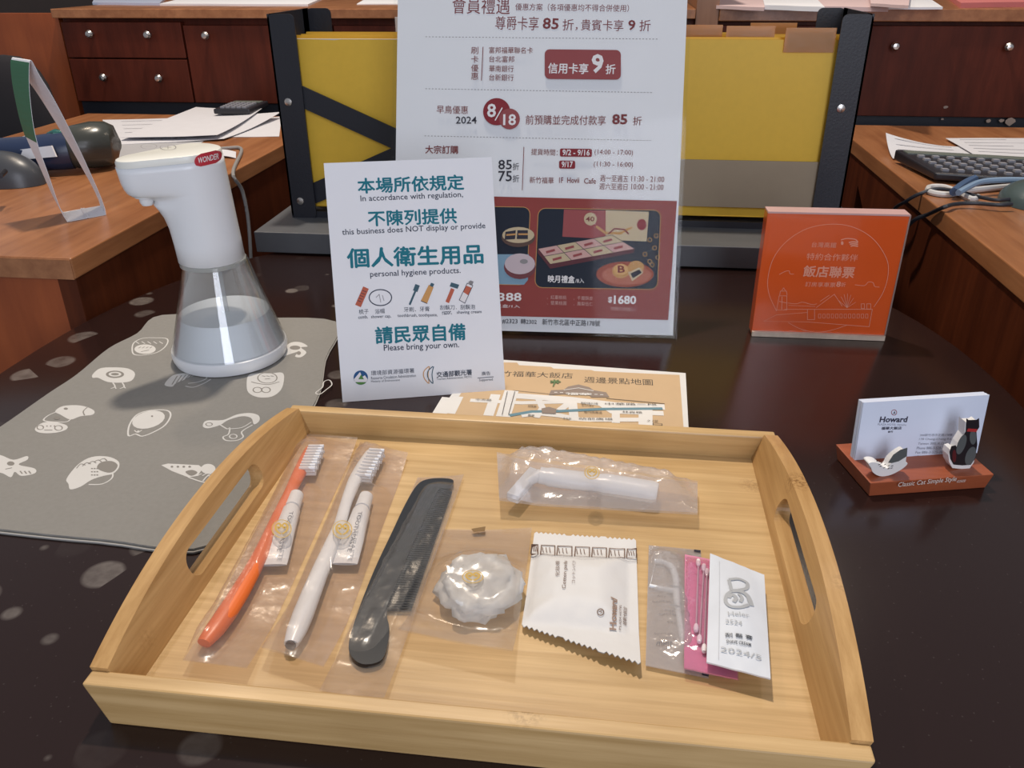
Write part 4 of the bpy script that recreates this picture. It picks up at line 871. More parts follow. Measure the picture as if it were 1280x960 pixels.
s = Sheet(k_(V((0, .03, 0))), kex, (k_(V((0, 0, 1.3)))-k_(V((0, .2, 0)))), lift=.02); CW = mat('print_cream_white', (.75, .68, .62), .5)
s.text('Classic Cat Simple Style', (1121, 610), (1194, 602.5), 7, CW, .004); s.text('©2020', (1195, 603), (1206, 602), 3, CW); s.out('lettering', cs)
# cards
cy0 = kd*.56; tlt = math.radians(5)
cex = kex; cey = key_*math.sin(tlt)+V((0, 0, 1))*math.cos(tlt); cn = cex.cross(cey)
co_ = k_(V((0, cy0, 1.15)))
sx = Sheet(co_, cex, cey); a_ = sx.uv((1067, 578)); b2 = sx.uv((1224, 577)); t1 = sx.uv((1081, 500)); t2 = sx.uv((1231, 497))
cx0 = (a_.x+t1.x)/2; cx1 = (b2.x+t2.x)/2; chh = (t1.y+t2.y)/2
cardW = cx1-cx0
gq = lambda p: co_+cex*p.x+cey*p.y+cn*p.z
for i in range(7):
    w_ = .085; j = random.uniform(-.05, .05)
    lab = 'front white business card with printed hotel address in the wooden stand' if i == 0 else 'blank-edged white business card stacked behind the printed front card'
    t = thing('business_card', lab, 'card', gq(V(((cx0+cx1)/2, .1, -i*.1))), 'business cards in the wooden stand')
    M().box((cx0+j*(i > 0), .05, -i*.1-w_), (cx1+j*(i > 0), chh+j*.5*(i > 0), -i*.1), gq).out('card', mat('card_stock', (.70, .76, .90), .5, var=.02), t)
    if i == 0:
        s = Sheet(co_, cex, cey, lift=.008); BK = mat('card_ink', (.03, .03, .06), .5); LB = mat('card_ink_soft', (.25, .27, .33), .5)
        q5 = lambda x, y: (1030+x/5.565, 480+y/5.565)
        s.ell(q5(487, 198), 3.3, 3.3, RED, 1, ring=.05); s.text('A', q5(478, 210), q5(496, 209), 3.6, INK, .02)
        s.text('Howard', q5(383, 267), q5(575, 266), 7.2, BK, .03); s.text('PLAZA HOTEL Hsinchu', q5(372, 287), q5(570, 290), 2.4, LB); s.text('福華大飯店', q5(397, 318), q5(537, 316), 3.6, BK, .02); s.text('新竹', q5(444, 339), q5(478, 337), 2.3, BK, .02)
        for k, (t_, x0_, x1_) in enumerate((('300新竹市中正路178號', 665, 890), ('178 Chung-Cheng Rd,', 658, 885), ('Taiwan 300, R.O.C.', 650, 860), ('Phone 886-3-528-2323', 642, 865), ('Fax 886-3-525-7657', 634, 850), ('URL http://www.hotel', 628, 855))): s.text(t_, q5(x0_, 364+30*k), q5(x1_, 362+30*k), 3.2, LB)
        s.out('printed_text', t)
# bird and cat cut-outs: front face shapes taken at their own distance
def cutout(name, px, depth_y, th, m, parent, z0=1.3, smooth=True, mirror=None):
    o_ = k_(V((0, depth_y, z0))); sh = Sheet(o_, kex, V((0, 0, 1))); pts = [sh.uv(p) for p in px]
    if smooth: pts = [V((p.x, p.y)) for p in catmull([(p.x, p.y, 0) for p in pts], 3, True)]
    lo = min(p.y for p in pts); pts = [V((p.x, p.y-lo)) for p in pts]
    M().prism([pts], lambda a, b, t: o_+kex*a+V((0, 0, b))+key_*t, 0, th).out(name, m, parent); return sh, o_
WP = mat('white_painted_wood', (.80, .79, .78), .5, var=.03); GF = mat('painted_grey', (.10, .11, .11), .5); BF = mat('painted_black', (.015, .012, .015), .45)
bird = thing('bird_figure', 'small white wooden bird figure with grey wing in front of cards', 'figurine', k_(V((4, .8, 1.3))))
bpx = [q5(x, y) for x, y in ((318, 520), (345, 508), (385, 515), (425, 545), (455, 548), (480, 505), (530, 460), (582, 438), (578, 505), (590, 518), (560, 550), (500, 585), (450, 603), (395, 605), (350, 580), (335, 545))]
sh, o_ = cutout('bird_body', bpx, .75, .8, WP, bird)
s = Sheet(o_-key_*.01, kex, V((0, 0, 1)), lift=.012)
s.poly([q5(x, y+2) for x, y in ((445, 545), (480, 490), (530, 455), (580, 440), (576, 500), (520, 535), (470, 548))], GF)
for x, y in ((400, 550), (425, 560), (450, 568), (475, 570), (395, 572), (420, 582), (450, 588), (385, 560), (470, 585)): s.line([q5(x-8, y+2), q5(x+6, y-3)], BF, .06)
s.ell(q5(368, 535), .8, .8, BF); s.out('painted_marks', bird)
cat = thing('cat_figure', 'small black and grey wooden cat figure standing on card stand', 'figurine', k_(V((8, 1.2, 1.3))))
cpx = [q5(x, y) for x, y in ((990, 236), (1005, 250), (1060, 248), (1078, 236), (1080, 300), (1060, 330), (1066, 420), (1050, 520), (1020, 562), (960, 566), (900, 560), (878, 520), (872, 470), (885, 432), (915, 425), (925, 440), (945, 390), (985, 330))]
sh, o_ = cutout('cat_body', cpx, 1.0, .8, [WP], cat, smooth=False)
cut2 = Sheet(o_-key_*.01, kex, V((0, 0, 1)), lift=.012)
cut2.poly(cpx, BF); cut2.ell(q5(955, 420), 5, 13, GF, 2, .35); cut2.ell(q5(1035, 370), 4.2, 9, GF, 2); cut2.ell(q5(1018, 500), 6, 12, GF, 2, .35); cut2.line([q5(995, 318), q5(1062, 322)], mat('collar_red', (.45, .03, .03), .5), .25, 3); cut2.ell(q5(905, 500), 2.5, 8, mat('dark_red_paint', (.10, .01, .012), .5), 2)
cut2.out('painted_marks', cat)

# ================================================================== AREA MAP SHEET
mp_ = thing('paper_map', 'beige printed area map sheet lying behind the bamboo tray', 'map', P(710, 500, 0))
mq = [P(u, v, .02) for u, v in ((540, 524), (860, 545), (857, 467), (596, 448))]
a, b, c, d = mq; d = a+(d-a); e = (b-a)*.0
mm_ = [V((a.x, a.y-2, .02)), V((b.x, b.y-2, .02)), c, d]
M().add(mm_+[p+V((0, 0, .06)) for p in mm_], [(0,3,2,1),(4,5,6,7),(0,1,5,4),(1,2,6,5),(2,3,7,6),(3,0,4,7)]).out('map_sheet', mat('map_white', (.74, .73, .70), .6), mp_)
s = Sheet(V((0, 0, .085)), V((1, 0, 0)), V((0, 1, 0)), lift=.004); s.step = .0018
BG = mat('map_beige', (.60, .42, .24), .6); IK = mat('map_ink', (.06, .05, .04), .6); BL = mat('map_river', (.13, .26, .32), .6); GN = mat('map_green', (.12, .2, .08), .6); RW = mat('map_road', (.78, .76, .72), .6)
m4 = lambda x, y: (540+x/3.765, 440+y/3.765)
s.poly([m4(x, y) for x, y in ((20, 330), (130, 205), (230, 48), (400, 50), (410, 62), (560, 70), (572, 78), (750, 85), (765, 90), (980, 100), (1065, 104), (1165, 108), (1185, 370), (1188, 400), (600, 390), (0, 340))], BG)
for t_, x0_, x1_, y, h in (('新竹福華大飯店', 262, 662, 118, 26), ('週邊景點地圖', 715, 1040, 150, 28)): s.text(t_, m4(x0_, y-6), m4(x1_, y+8), h/3.765, IK, .0)
def road(pts, wd=.55, m=RW, lay=2): s.line([m4(*p) for p in pts], m, wd, lay)
road([(30, 300), (80, 215)], 1.3); road([(85, 290), (125, 210)], .9); road([(265, 300), (300, 200)], .9); road([(335, 305), (375, 182)], 1.3); road([(370, 205), (660, 225), (860, 250), (1095, 260)], 1.0)
road([(180, 228), (420, 240), (660, 235)], .6); road([(660, 225), (670, 330)], .8); road([(600, 275), (660, 230)], .7); road([(790, 240), (850, 280), (1090, 290)], .8); road([(865, 280), (865, 335)], .7); road([(1005, 250), (1005, 350)], 1.2); road([(500, 220), (520, 265), (490, 310)], .6); road([(420, 300), (500, 290), (600, 300), (700, 320), (1000, 320)], .7)
road([(365, 300), (470, 282), (600, 280), (800, 270), (1085, 268)], .45, BL, 3); s.line([m4(380, 182), m4(560, 200)], IK, .05, 3); s.line([m4(820, 220), m4(1095, 245)], IK, .08, 3)
HS = mat('map_building', (.28, .22, .18), .6)
s.poly([m4(x, y) for x, y in ((550, 205), (560, 182), (620, 180), (640, 165), (690, 155), (740, 168), (760, 182), (820, 192), (835, 215), (750, 215), (740, 205), (620, 200))], HS, 4)
for k in range(9): s.line([m4(575+k*27, 192+k*1.5), m4(590+k*27, 192+k*1.5)], RW, .12, 5)
s.line([m4(620, 182), m4(690, 172), m4(760, 186)], RW, .1, 5); s.text('福華', m4(630, 205), m4(750, 208), 3, RW, .02, 5)
for a_2 in range(7): s.line([m4(580, 143), m4(580+26*math.cos(a_2*.9), 143+10*math.sin(a_2*.9))], GN, .18, 4)
s.line([m4(578, 145), m4(570, 165)], GN, .12, 4); s.poly([m4(x, y) for x, y in ((515, 270), (550, 262), (585, 272), (582, 295), (518, 292))], HS, 4)
for t_, x0_, x1_, y in (('護城河親水公園', 700, 780, 248), ('新竹火車站', 705, 760, 258), ('東門城廣場', 715, 800, 290), ('林森路', 895, 990, 290), ('中華路二段', 815, 1060, 252), ('中正路', 1010, 1020, 330), ('城隍廟', 450, 490, 262), ('文化街', 615, 655, 320), ('郵局', 450, 480, 305), ('中央路', 205, 280, 232), ('站前廣場', 690, 850, 322), ('2號', 1035, 1062, 332)): s.text(t_, m4(x0_, y), m4(x1_, y+3), 2.4, IK, 0, 5)
s.line([m4(1040, 340), m4(1082, 343), m4(1082, 352), m4(1040, 350), m4(1040, 340)], IK, .06, 4)
s.line([m4(330, 300), m4(355, 190)], IK, .05, 4); s.line([m4(360, 300), m4(390, 190)], IK, .05, 4)
s.out('printed_map', mp_)

# ================================================================== BAMBOO TRAY
TX0, TX1, TY0, TY1 = -24.9, 12.2, 27.9, 58.1
tr = thing('serving_tray', 'light bamboo serving tray with arched sides and oval handle slots', 'tray', (-6.4, 43, 0))
FZ = .8
M().box((TX0+.5, TY0+.3, .02), (TX1-.5, TY1-.3, FZ)).out('tray_floor', BAMBOO, tr)
fl = .34
def endwall(y0, y1, nm):
    m = M(); h = 2.75; o_ = lambda z, s_: (TX0-fl*z if s_ < 0 else TX1+fl*z)
    m.add([V(p) for p in ((o_(0, -1), y0, 0), (o_(0, 1), y0, 0), (o_(0, 1), y1, 0), (o_(0, -1), y1, 0), (o_(h, -1), y0, h), (o_(h, 1), y0, h), (o_(h, 1), y1, h), (o_(h, -1), y1, h))], [(0,3,2,1),(4,5,6,7),(0,1,5,4),(1,2,6,5),(2,3,7,6),(3,0,4,7)])
    return m.out(nm, BAMBOO, tr, bevel=.12)
endwall(TY0, TY0+1.0, 'front_wall'); endwall(TY1-1.0, TY1, 'back_wall')
for sg in (-1, 1):
    ym = (TY0+TY1)/2; hw = (TY1-TY0)/2
    ya, yb_ = TY0+.97, TY1-.97; top = [(yb_-i*(yb_-ya)/28, 2.72+1.75*(1-abs((yb_-i*(yb_-ya)/28-ym)/hw)**2.1)) for i in range(29)]
    out_ = [(ya, 0), (yb_, 0)]+top
    hole = [(y+0, z) for y, z in rrect(ym-5.6, 1.55, ym+5.6, 3.35, .9, 6)]
    x_ = TX0 if sg < 0 else TX1
    T = lambda y, z, t, x_=x_, sg=sg: V((x_+sg*fl*z-sg*t, y, z))
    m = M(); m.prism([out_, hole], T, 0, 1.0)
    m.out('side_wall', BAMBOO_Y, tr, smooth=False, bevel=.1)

# ================================================================== THINGS IN THE TRAY
def segd(p, a, b):
    ab_ = b-a; t = max(0, min(1, (p-a).dot(ab_)/max(1e-6, ab_.dot(ab_)))); return (p-(a+ab_*t)).length, t
def dome(segs, base, slope, seed=0, amp=.06):
    def h(x, y):
        p = V((x, y)); z = 0
        for (a, b, r, za, zb) in segs:
            d, t = segd(p, V((a.x, a.y)), V((b.x, b.y))); top_ = (za*(1-t)+zb*t)
            q = max(0, d-r); z = max(z, top_-base-q*slope if q*slope < top_-base else 0)
        nz_ = noise.noise(V((x*.9+seed, y*.9, 0)))*amp+noise.noise(V((x*2.6, y*2.6+seed, 3)))*amp*.5
        return base+max(0, z)+abs(nz_)*(.4+min(1, z))+.0
    return h
from mathutils.bvhtree import BVHTree
def surf(fn, nu, nv, lift=.03):
    vs = [fn(i/nu, j/nv) for j in range(nv+1) for i in range(nu+1)]; q = nu+1
    t = BVHTree.FromPolygons(vs, [(j*q+i, j*q+i+1, (j+1)*q+i+1, (j+1)*q+i) for j in range(nv) for i in range(nu)])
    def g_(x, y):
        h = t.ray_cast(V((x, y, 40)), V((0, 0, -1)))
        return (h[0].z if h[0] is not None else FZ+.3)+lift
    return g_
def bag(parent, px, z, hfn, m, nu=26, nv=44, curl=None, name='film', serr=None, bot=FZ+.03):
    cz_ = [bot+.08+(curl(*q) if curl else 0) for q in ((0, 0), (1, 0), (1, 1), (0, 1))]
    a, b, c, d = [P(u, v, zz) for (u, v), zz in zip(px, cz_)]           # near-left, near-right, far-right, far-left
    for q in (a, b, c, d): q.z = 0
    def fn(u, v):
        p = (a*(1-u)+b*u)*(1-v)+(d*(1-u)+c*u)*v
        if serr:
            k = .10*((int(v*0+u*nu) % 2)*2-1)
            if v < 1e-6: p = p+(a-d).normalized()*k
            if v > 1-1e-6: p = p+(d-a).normalized()*k
        e = min(u, 1-u, v, 1-v); w_ = min(1, e*14)
        zz = hfn(p.x, p.y); base = bot+.04
        zz = base+(zz-base)*(.25+.75*w_)
        if curl: zz += curl(u, v)
        return V((p.x, p.y, zz))
    def fb(u, v):
        p = fn(u, v); lo = bot+(curl(u, v)*.97 if curl else 0); return V((p.x, p.y, min(p.z-.02, lo)))
    mm = M(); mm.grid(fn, nu, nv); mm.grid(fb, nu, nv)
    o = mm.out(name, m, parent, smooth='all', clean=False); return surf(fn, nu, nv)
MILK = film('frosted_wrapper', (.86, .84, .82), .10, .25, .4, 60, .06, (.94, .90, .87))
CLR = film('clear_wrapper', (.9, .9, .9), .07, .22, .35, 40, .07, (.95, .92, .88))
GOLD = mat('gold_print', (.52, .33, .06), .5)
def emblem(parent, u, v, z, r=12, hfn=None, ry=None):
    ry = ry or r*.95; q = P(u, v, z)
    for _ in range(6): z = hfn(q.x, q.y); q = P(u, v, z)
    zs = [hfn(*P(u+r*math.cos(a), v+ry*math.sin(a), z).xy) for a in (0, .8, 1.6, 2.4, 3.1, 3.9, 4.7, 5.5)]; z = max(z, sum(zs)/8, max(zs)-.12)+.03
    s = Sheet(V((0, 0, z)), V((1, 0, 0)), V((0, 1, 0)), lift=.008)
    s.ell((u, v), r, ry, film('emblem_disc', (.80, .72, .58), .45, .3, 0, 10, .05), 1, n=24); s.ell((u, v), r, ry, GOLD, 2, ring=.06, n=24); k = r/12; ky = ry/12
    for dx in (-1, 1):
        s.line([(p.x, p.y) for p in catmull([(u+dx*1*k, v+7*ky, 0), (u+dx*6*k, v+3*ky, 0), (u+dx*7.5*k, v-3*ky, 0), (u+dx*4*k, v-7*ky, 0), (u+dx*1*k, v-4*ky, 0), (u+dx*3.5*k, v-.5*ky, 0), (u+dx*5*k, v-3*ky, 0)], 4)], GOLD, .13*k, 3)
    s.out('gold_emblem', parent)
LET = mat('tube_lettering', (.10, .11, .15), .5)
def toothbrush(label, pts, m, bristle, end=None):
    t = thing('toothbrush', label, 'toothbrush', pts[-1]); n_ = len(pts)
    rr_ = [.34, .50, .52, .42, .42, .50, .56, .62, .64, .60, .42]
    P2 = catmull(pts, 4); R2 = []
    for i in range(len(P2)):
        q_ = i/(len(P2)-1)*(len(rr_)-1); k = int(q_); R2.append(rr_[k] if k >= len(rr_)-1 else rr_[k]*(1-q_+k)+rr_[k+1]*(q_-k))
    M().tube(P2, R2, 14, .72).out('handle', m, t, smooth=True)
    b = M(); h0, h1 = bristle; side = V((h1-h0).normalized().cross(V((0, 0, 1))))*1
    for i in range(9):
        for j in (-1, 0, 1):
            c = h0.lerp(h1, (i+.5)/9)+V((0, 0, .1)); off = V((h1-h0).normalized())*j*.0+V((0, 0, 1))*j*.26
            if (i+j) % 1 == 0: b.tube([c+off, c+off-side*(1.15+.05*((i+j) % 2))], .13, 6)
    b.out('bristles', mat('bristle_white', (.78, .78, .80), .6), t, kind='stuff')
    if end is not None: M().tube([end, end+(pts[-1]-pts[-2]).normalized()*.12], .30, 12).out('hollow_end', mat('dark_brown_hole', (.06, .03, .02), .6), t)
    return t
ORB = mat('orange_plastic', (.78, .15, .02), .35, var=.02, spec=.5)
zt = 1.45
b1 = [P(u, v, zt) for u, v in ((387, 561), (382, 574), (374, 592), (360, 620), (345, 650), (331, 682), (316, 712), (300, 740), (283, 767), (268, 788), (255, 804))]
toothbrush('orange toothbrush with white bristles inside the leftmost frosted wrapper', b1, ORB, (b1[0], b1[2]))
b2_ = [P(u, v, zt) for u, v in ((463, 565), (455, 580), (444, 600), (433, 628), (425, 655), (414, 682), (402, 710), (389, 742), (379, 768), (371, 788), (364, 805))]
toothbrush('white toothbrush inside the second frosted wrapper', b2_, WHITE, (b2_[0], b2_[2]), b2_[-1]+V((0, -.05, 0)))
def tube(label, cap, mid, fl_, fr_, zc, tx):
    t = thing('toothpaste_tube', label, 'toothpaste', fl_)
    ax = (mid-cap).normalized(); sd_ = ax.cross(V((0, 0, 1))).normalized(); L_ = ((fl_+fr_)/2-cap).length; W_ = (fr_-fl_).length
    end = (fl_+fr_)/2; ax = (end-cap).normalized(); sd_ = ax.cross(V((0, 0, 1))).normalized()
    def ring(tt, w, h): c = cap.lerp(end, tt); return [c+sd_*w*math.cos(2*math.pi*j/24)+V((0, 0, 1))*h*math.sin(2*math.pi*j/24) for j in range(24)]
    M().rings([ring(.22, .48, .48), ring(.26, .62, .60), ring(.45, .68, .56), ring(.7, .80, .36), ring(.93, W_/2, .10), ring(1, W_/2, .07)]).out('tube_body', WHITE, t, smooth=True)
    M().rings([ring(0, .30, .30), ring(.012, .50, .50), ring(.10, .52, .52), ring(.21, .54, .54)]).out('cap', WHITE, t, smooth=True)
    M().rings([ring(.93, W_/2+.01, .12), ring(1.0, W_/2+.01, .09)]).out('crimp', mat('crimp_white', (.70, .70, .72), .5), t)
    s = Sheet(V((0, 0, cap.z+.64)), V((1, 0, 0)), V((0, 1, 0)), lift=.02); s.text('TOOTHPASTE', tx[0], tx[1], 5, LET, .01); s.out('lettering', t)
    return t
z_ = 1.35
tube('white toothpaste tube beside the orange toothbrush', P(371, 618, z_), P(360, 660, z_), P(324, 706, z_), P(358, 707, z_), z_, ((362, 640), (346, 690)))
tube('white toothpaste tube beside the white toothbrush', P(458, 620, z_), P(450, 660, z_), P(414, 707, z_), P(447, 703, z_), z_, ((448, 640), (434, 690)))
w1 = thing('toothbrush_wrapper', 'leftmost frosted wrapper holding orange toothbrush and toothpaste', 'wrapper', P(330, 700, FZ))
h1_ = dome([(b1[0], b1[2], .5, 2.2, 2.1), (b1[2], b1[-1], .4, 2.05, 1.95), (P(371, 618, z_), P(341, 704, z_), .6, 2.12, 2.05)], FZ+.12, .95, 1, .12)
h1 = bag(w1, [(228, 824), (308, 834), (447, 546), (379, 541)], FZ+.3, h1_, MILK, curl=lambda u, v: .75*max(0, 1-v*6)**1.2+.55*max(0, (v-.86)*7)*u)
emblem(w1, 352, 661, 2.2, 12, h1)
w2 = thing('toothbrush_wrapper', 'frosted wrapper holding the white toothbrush and toothpaste', 'wrapper', P(420, 700, FZ))
h2_ = dome([(b2_[0], b2_[2], .5, 2.2, 2.1), (b2_[2], b2_[-1], .4, 2.05, 1.95), (P(458, 620, z_), P(431, 704, z_), .6, 2.12, 2.05)], FZ+.12, .95, 5, .12)
h2 = bag(w2, [(326, 808), (404, 832), (510, 565), (450, 552)], FZ+.3, h2_, MILK, curl=lambda u, v: 1.1*max(0, 1-v*5)**1.2+.5*max(0, (v-.86)*7)*u)
emblem(w2, 428, 662, 2.2, 12, h2)
# comb
cm = thing('hair_comb', 'long black plastic comb in a clear wrapper', 'comb', P(500, 720, FZ))
cz = FZ+.25; BKP = mat('comb_black', (.012, .014, .018), .28)
spine_l = [P(u, v, cz) for u, v in ((438, 815), (447, 770), (470, 715), (491, 670), (508, 635), (522, 611))]
spine_r = [P(u, v, cz) for u, v in ((466, 818), (478, 775), (501, 718), (521, 672), (537, 636), (548, 612))]
outl = catmull([P(u, v, cz) for u, v in ((436, 812), (446, 772), (468, 715), (490, 668), (507, 632), (522, 608), (536, 601), (556, 600), (567, 603), (562, 613), (549, 614), (538, 636), (521, 672), (502, 716), (484, 762), (487, 790), (481, 822), (468, 832), (448, 831))], 4, True)
M().prism([[(p.x, p.y) for p in outl]], XY, FZ+.12, FZ+.42).out('spine', BKP, cm, bevel=.06)
te = M()
A_ = P(549, 614, cz); B_ = P(484, 762, cz); C_ = P(565, 616, cz); D_ = P(512, 770, cz)
for i in range(58):
    t = i/57; a = A_.lerp(B_, t)+(A_-C_)*.12; b = C_.lerp(D_, t*.96); d = (B_-A_).normalized()*.075; zz0, zz1 = FZ+.17, FZ+.37
    te.add([V((q.x, q.y, zz)) for zz in (zz0, zz1) for q in (a-d, b-d*.4, b+d*.4, a+d)], [(0,3,2,1),(4,5,6,7),(0,1,5,4),(1,2,6,5),(2,3,7,6),(3,0,4,7)])
te.out('teeth', BKP, cm)
w3 = thing('comb_wrapper', 'clear wrapper around the black comb', 'wrapper', P(500, 730, FZ))
h3 = dome([(P(450, 800, cz), P(545, 615, cz), .7, FZ+.55, FZ+.55)], FZ+.1, .5, 9, .14)
bag(w3, [(399, 862), (480, 871), (580, 592), (522, 596)], FZ+.1, h3, CLR, curl=lambda u, v: .35*u*u+.25*max(0, 1-v*8))
# shower cap
sc_ = thing('shower_bonnet', 'crumpled white plastic shower cap in a clear bag', 'shower cap', P(598, 745, FZ))
cc = P(600, 745, FZ)
def blob(c, rx, ry, rz, seed, n_=40, m_=22):
    R = []
    for i in range(m_+1):
        a = math.pi*(i/m_-.5)*.999; r_ = []
        for j in range(n_):
            t = 2*math.pi*j/n_; d = V((math.cos(a)*math.cos(t), math.cos(a)*math.sin(t), math.sin(a)))
            k = .98+.40*noise.noise(d*2.2+V((seed, 0, 0)))+.30*abs(noise.noise(d*5+V((0, seed, 0))))
            r_.append(V((c.x+d.x*rx*k, c.y+d.y*ry*k, max(FZ+.1, c.z+rz+d.z*rz*k))))
        R.append(r_)
    return R
M().rings(blob(cc, 2.3, 2.7, .75, 3)).out('cap_plastic', film('cap_white', (.90, .92, .95), .8, .4, .8, 90, .03), sc_, smooth='all')
M().tube(catmull([cc+V((1.9*math.cos(a)*(1+.15*math.sin(3*a)), 2.2*math.sin(a), .9+.3*math.sin(5*a))) for a in [k*.7 for k in range(10)]], 4), .12, 6).out('elastic_edge', mat('elastic_white', (.8, .82, .85), .6), sc_, smooth=True)
w4 = thing('shower_cap_bag', 'clear bag with hang hole holding the shower cap', 'bag', P(590, 740, FZ))
h4 = dome([(cc+V((-.5, .3, 0)), cc+V((.6, -.4, 0)), 1.7, 2.55, 2.4)], FZ+.2, .75, 13, .22)
h4b = bag(w4, [(497, 786), (641, 812), (665, 659), (554, 661)], FZ+.5, h4, CLR, curl=lambda u, v: 1.3*max(0, 1-v*3.2)**1.3+.55*max(0, u-.55))
emblem(w4, 591, 721, 2.6, 13, h4b, 8)
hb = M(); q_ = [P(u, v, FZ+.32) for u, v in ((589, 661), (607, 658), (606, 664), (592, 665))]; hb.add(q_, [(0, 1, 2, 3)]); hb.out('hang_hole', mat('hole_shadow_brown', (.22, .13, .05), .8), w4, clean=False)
# razor
rz_ = thing('razor', 'white disposable razor in a frosted wrapper at the back of tray', 'razor', P(740, 600, FZ))
z4 = FZ+1.1
M().tube(catmull([P(675, 594, z4+.3), P(700, 598, z4+.2), P(740, 603, z4), P(780, 609, z4-.1), P(822, 616, z4-.15)], 5), [.75]*3+[.85]*9+[.95]*8+[.8], 16, .75).out('handle', WHITE, rz_, smooth=True)
hc = P(655, 606, z4); hx = (P(668, 588, z4)-P(642, 618, z4)).normalized()
M().box((-1.9, -.45, -.35), (1.9, .45, .35), lambda p: hc+hx*p.x+V((-hx.y, hx.x, 0))*p.y+V((0, 0, p.z+.1*p.y))).out('razor_head', mat('frosted_plastic_head', (.68, .70, .74), .4), rz_, bevel=.12)
M().tube([hc, P(664, 600, z4+.2), P(676, 594, z4+.3)], [.3, .35, .5], 10).out('neck', WHITE, rz_, smooth=True)
w5 = thing('razor_wrapper', 'frosted twisted wrapper around the razor at the back of tray', 'wrapper', P(745, 605, FZ))
h5 = dome([(P(676, 594, z4), P(822, 614, z4), .75, 2.9, 2.35), (P(646, 612, z4), P(667, 590, z4), .6, 2.5, 2.8)], FZ+.5, .8, 17, .25)
h5b = bag(w5, [(624, 624), (872, 642), (872, 602), (621, 566)], FZ+.8, h5, film('frosted_wrapper_white', (.88, .88, .90), .26, .22, .6, 80, .09, (.93, .90, .88)), 54, 18, curl=lambda u, v: .9+.7*max(0, .2-u)*4*.5, bot=FZ+.05)
emblem(w5, 740, 591, 2.9, 9, h5b, 8)
# cotton pads pack
cp_ = thing('cotton_pad_pack', 'white paper pack of cotton pads with serrated ends', 'pack', P(730, 745, FZ))
PK = mat('pack_paper', (.70, .69, .68), .6, var=.03, bump=.25, scale=70)
pxs = [(652, 781), (801, 829), (795, 674), (668, 665)]
ctr = P(722, 735, 1.4)
def h6(x, y):
    d = max(abs(x-ctr.x)/3.0, abs(y-ctr.y+.1)/(3.0 if y < ctr.y else 3.9)); z = .85*max(0, 1-max(0, d-.4)**1.5*2.0) if d < 2 else 0
    return FZ+.1+max(0, z)+.05*noise.noise(V((x*1.2, y*1.2, 9)))
f6 = bag(cp_, pxs, 1.3, h6, PK, 44, 34, curl=lambda u, v: .55*max(0, 1-v*4)*u+.35*max(0, 1-v*4)*(1-u)+.12*u, name='paper_pack', serr=True)
hh6 = lambda x, y: h6(x, y)+.05
s = Sheet(V((0, 0, 1.7)), V((1, 0, 0)), V((0, 1, 0)), drape=lambda x, y: f6(x, y)+.01, lift=.012); BR = mat('brown_print', (.16, .09, .06), .6)
c3 = lambda x, y: (600+x/3.0973, 550+y/3.0973)
for k, (x0_, x1_) in enumerate(((197, 224), (234, 290), (297, 356), (366, 424), (432, 490), (498, 560), (567, 605))):
    y0_ = 404+k*3; s.line([c3(x0_+4, y0_), c3(x1_, y0_+2), c3(x1_, y0_+37), c3(x0_, y0_+34), c3(x0_+4, y0_)], BR, .07)
    for j in range(3): s.line([c3(x0_+8+j*14*(x1_-x0_)/58, y0_+8), c3(x0_+12+j*14*(x1_-x0_)/58, y0_+26)], BR, .05)
s.line([c3(190, 447), c3(400, 460), c3(606, 470)], GRY, .03)
s.text('化妝棉', c3(308, 528), c3(309, 470), 5.5, BR); s.text('Cotton pads', c3(336, 577), c3(342, 470), 6.2, BR, .005); s.text('コットンパフ', c3(368, 556), c3(371, 470), 4.5, BR)
s.text('Howard', c3(528, 738), c3(532, 620), 8.5, mat('howard_print', (.30, .20, .15), .6), .03); s.text('PLAZA HOTEL', c3(546, 738), c3(548, 640), 2.6, BR); s.text('福華大飯店', c3(568, 722), c3(570, 652), 4.5, BR, .01); s.ell(c3(467, 668), 4, 4, BR, 1, ring=.05); s.text('A', c3(474, 673), c3(474, 660), 4, BR)
s.out('printed_design', cp_)
# floss pick sachet (clear)
fp = thing('floss_sachet', 'clear grey plastic sachet holding a white floss pick', 'sachet', P(845, 765, FZ))
GS = film('grey_clear_film', (.74, .70, .69), .55, .12, .7, 60, .12, (.95, .94, .94))
h7 = dome([(P(836, 700, 1), P(850, 800, 1), .5, FZ+.5, FZ+.45)], FZ+.12, .35, 23, .12)
f7 = bag(fp, [(807, 831), (886, 847), (876, 687), (811, 681)], FZ+.15, h7, GS, 20, 30, name='sachet_film', curl=lambda u, v: .18*(1-v))
s = Sheet(V((0, 0, FZ+.3)), V((1, 0, 0)), V((0, 1, 0)), drape=f7, lift=.015)
c9 = lambda x, y: (790+x/4.8, 660+y/4.8); GT = mat('faded_grey_print', (.20, .19, .20), .6)
for k, (x0_, x1_, y) in enumerate(((150, 200, 415), (118, 235, 448), (195, 250, 502), (160, 262, 525), (210, 262, 570), (130, 255, 640), (160, 262, 665))): s.text('floss pick xylitol'[:int((x1_-x0_)/7)], c9(x0_, y), c9(x1_, y+4), 2.2, GT)
s.text('mint', c9(145, 705), c9(240, 710), 6, GT, .01)
s.poly([c9(x, y) for x, y in ((372, 130), (412, 135), (410, 148), (372, 142))], INK); s.poly([c9(x, y) for x, y in ((418, 868), (462, 878), (460, 894), (420, 884))], INK); s.out('printed_design', fp)
fk = thing('floss_pick', 'white plastic floss pick inside the clear sachet', 'floss pick', P(845, 765, FZ))
fz = FZ+.28
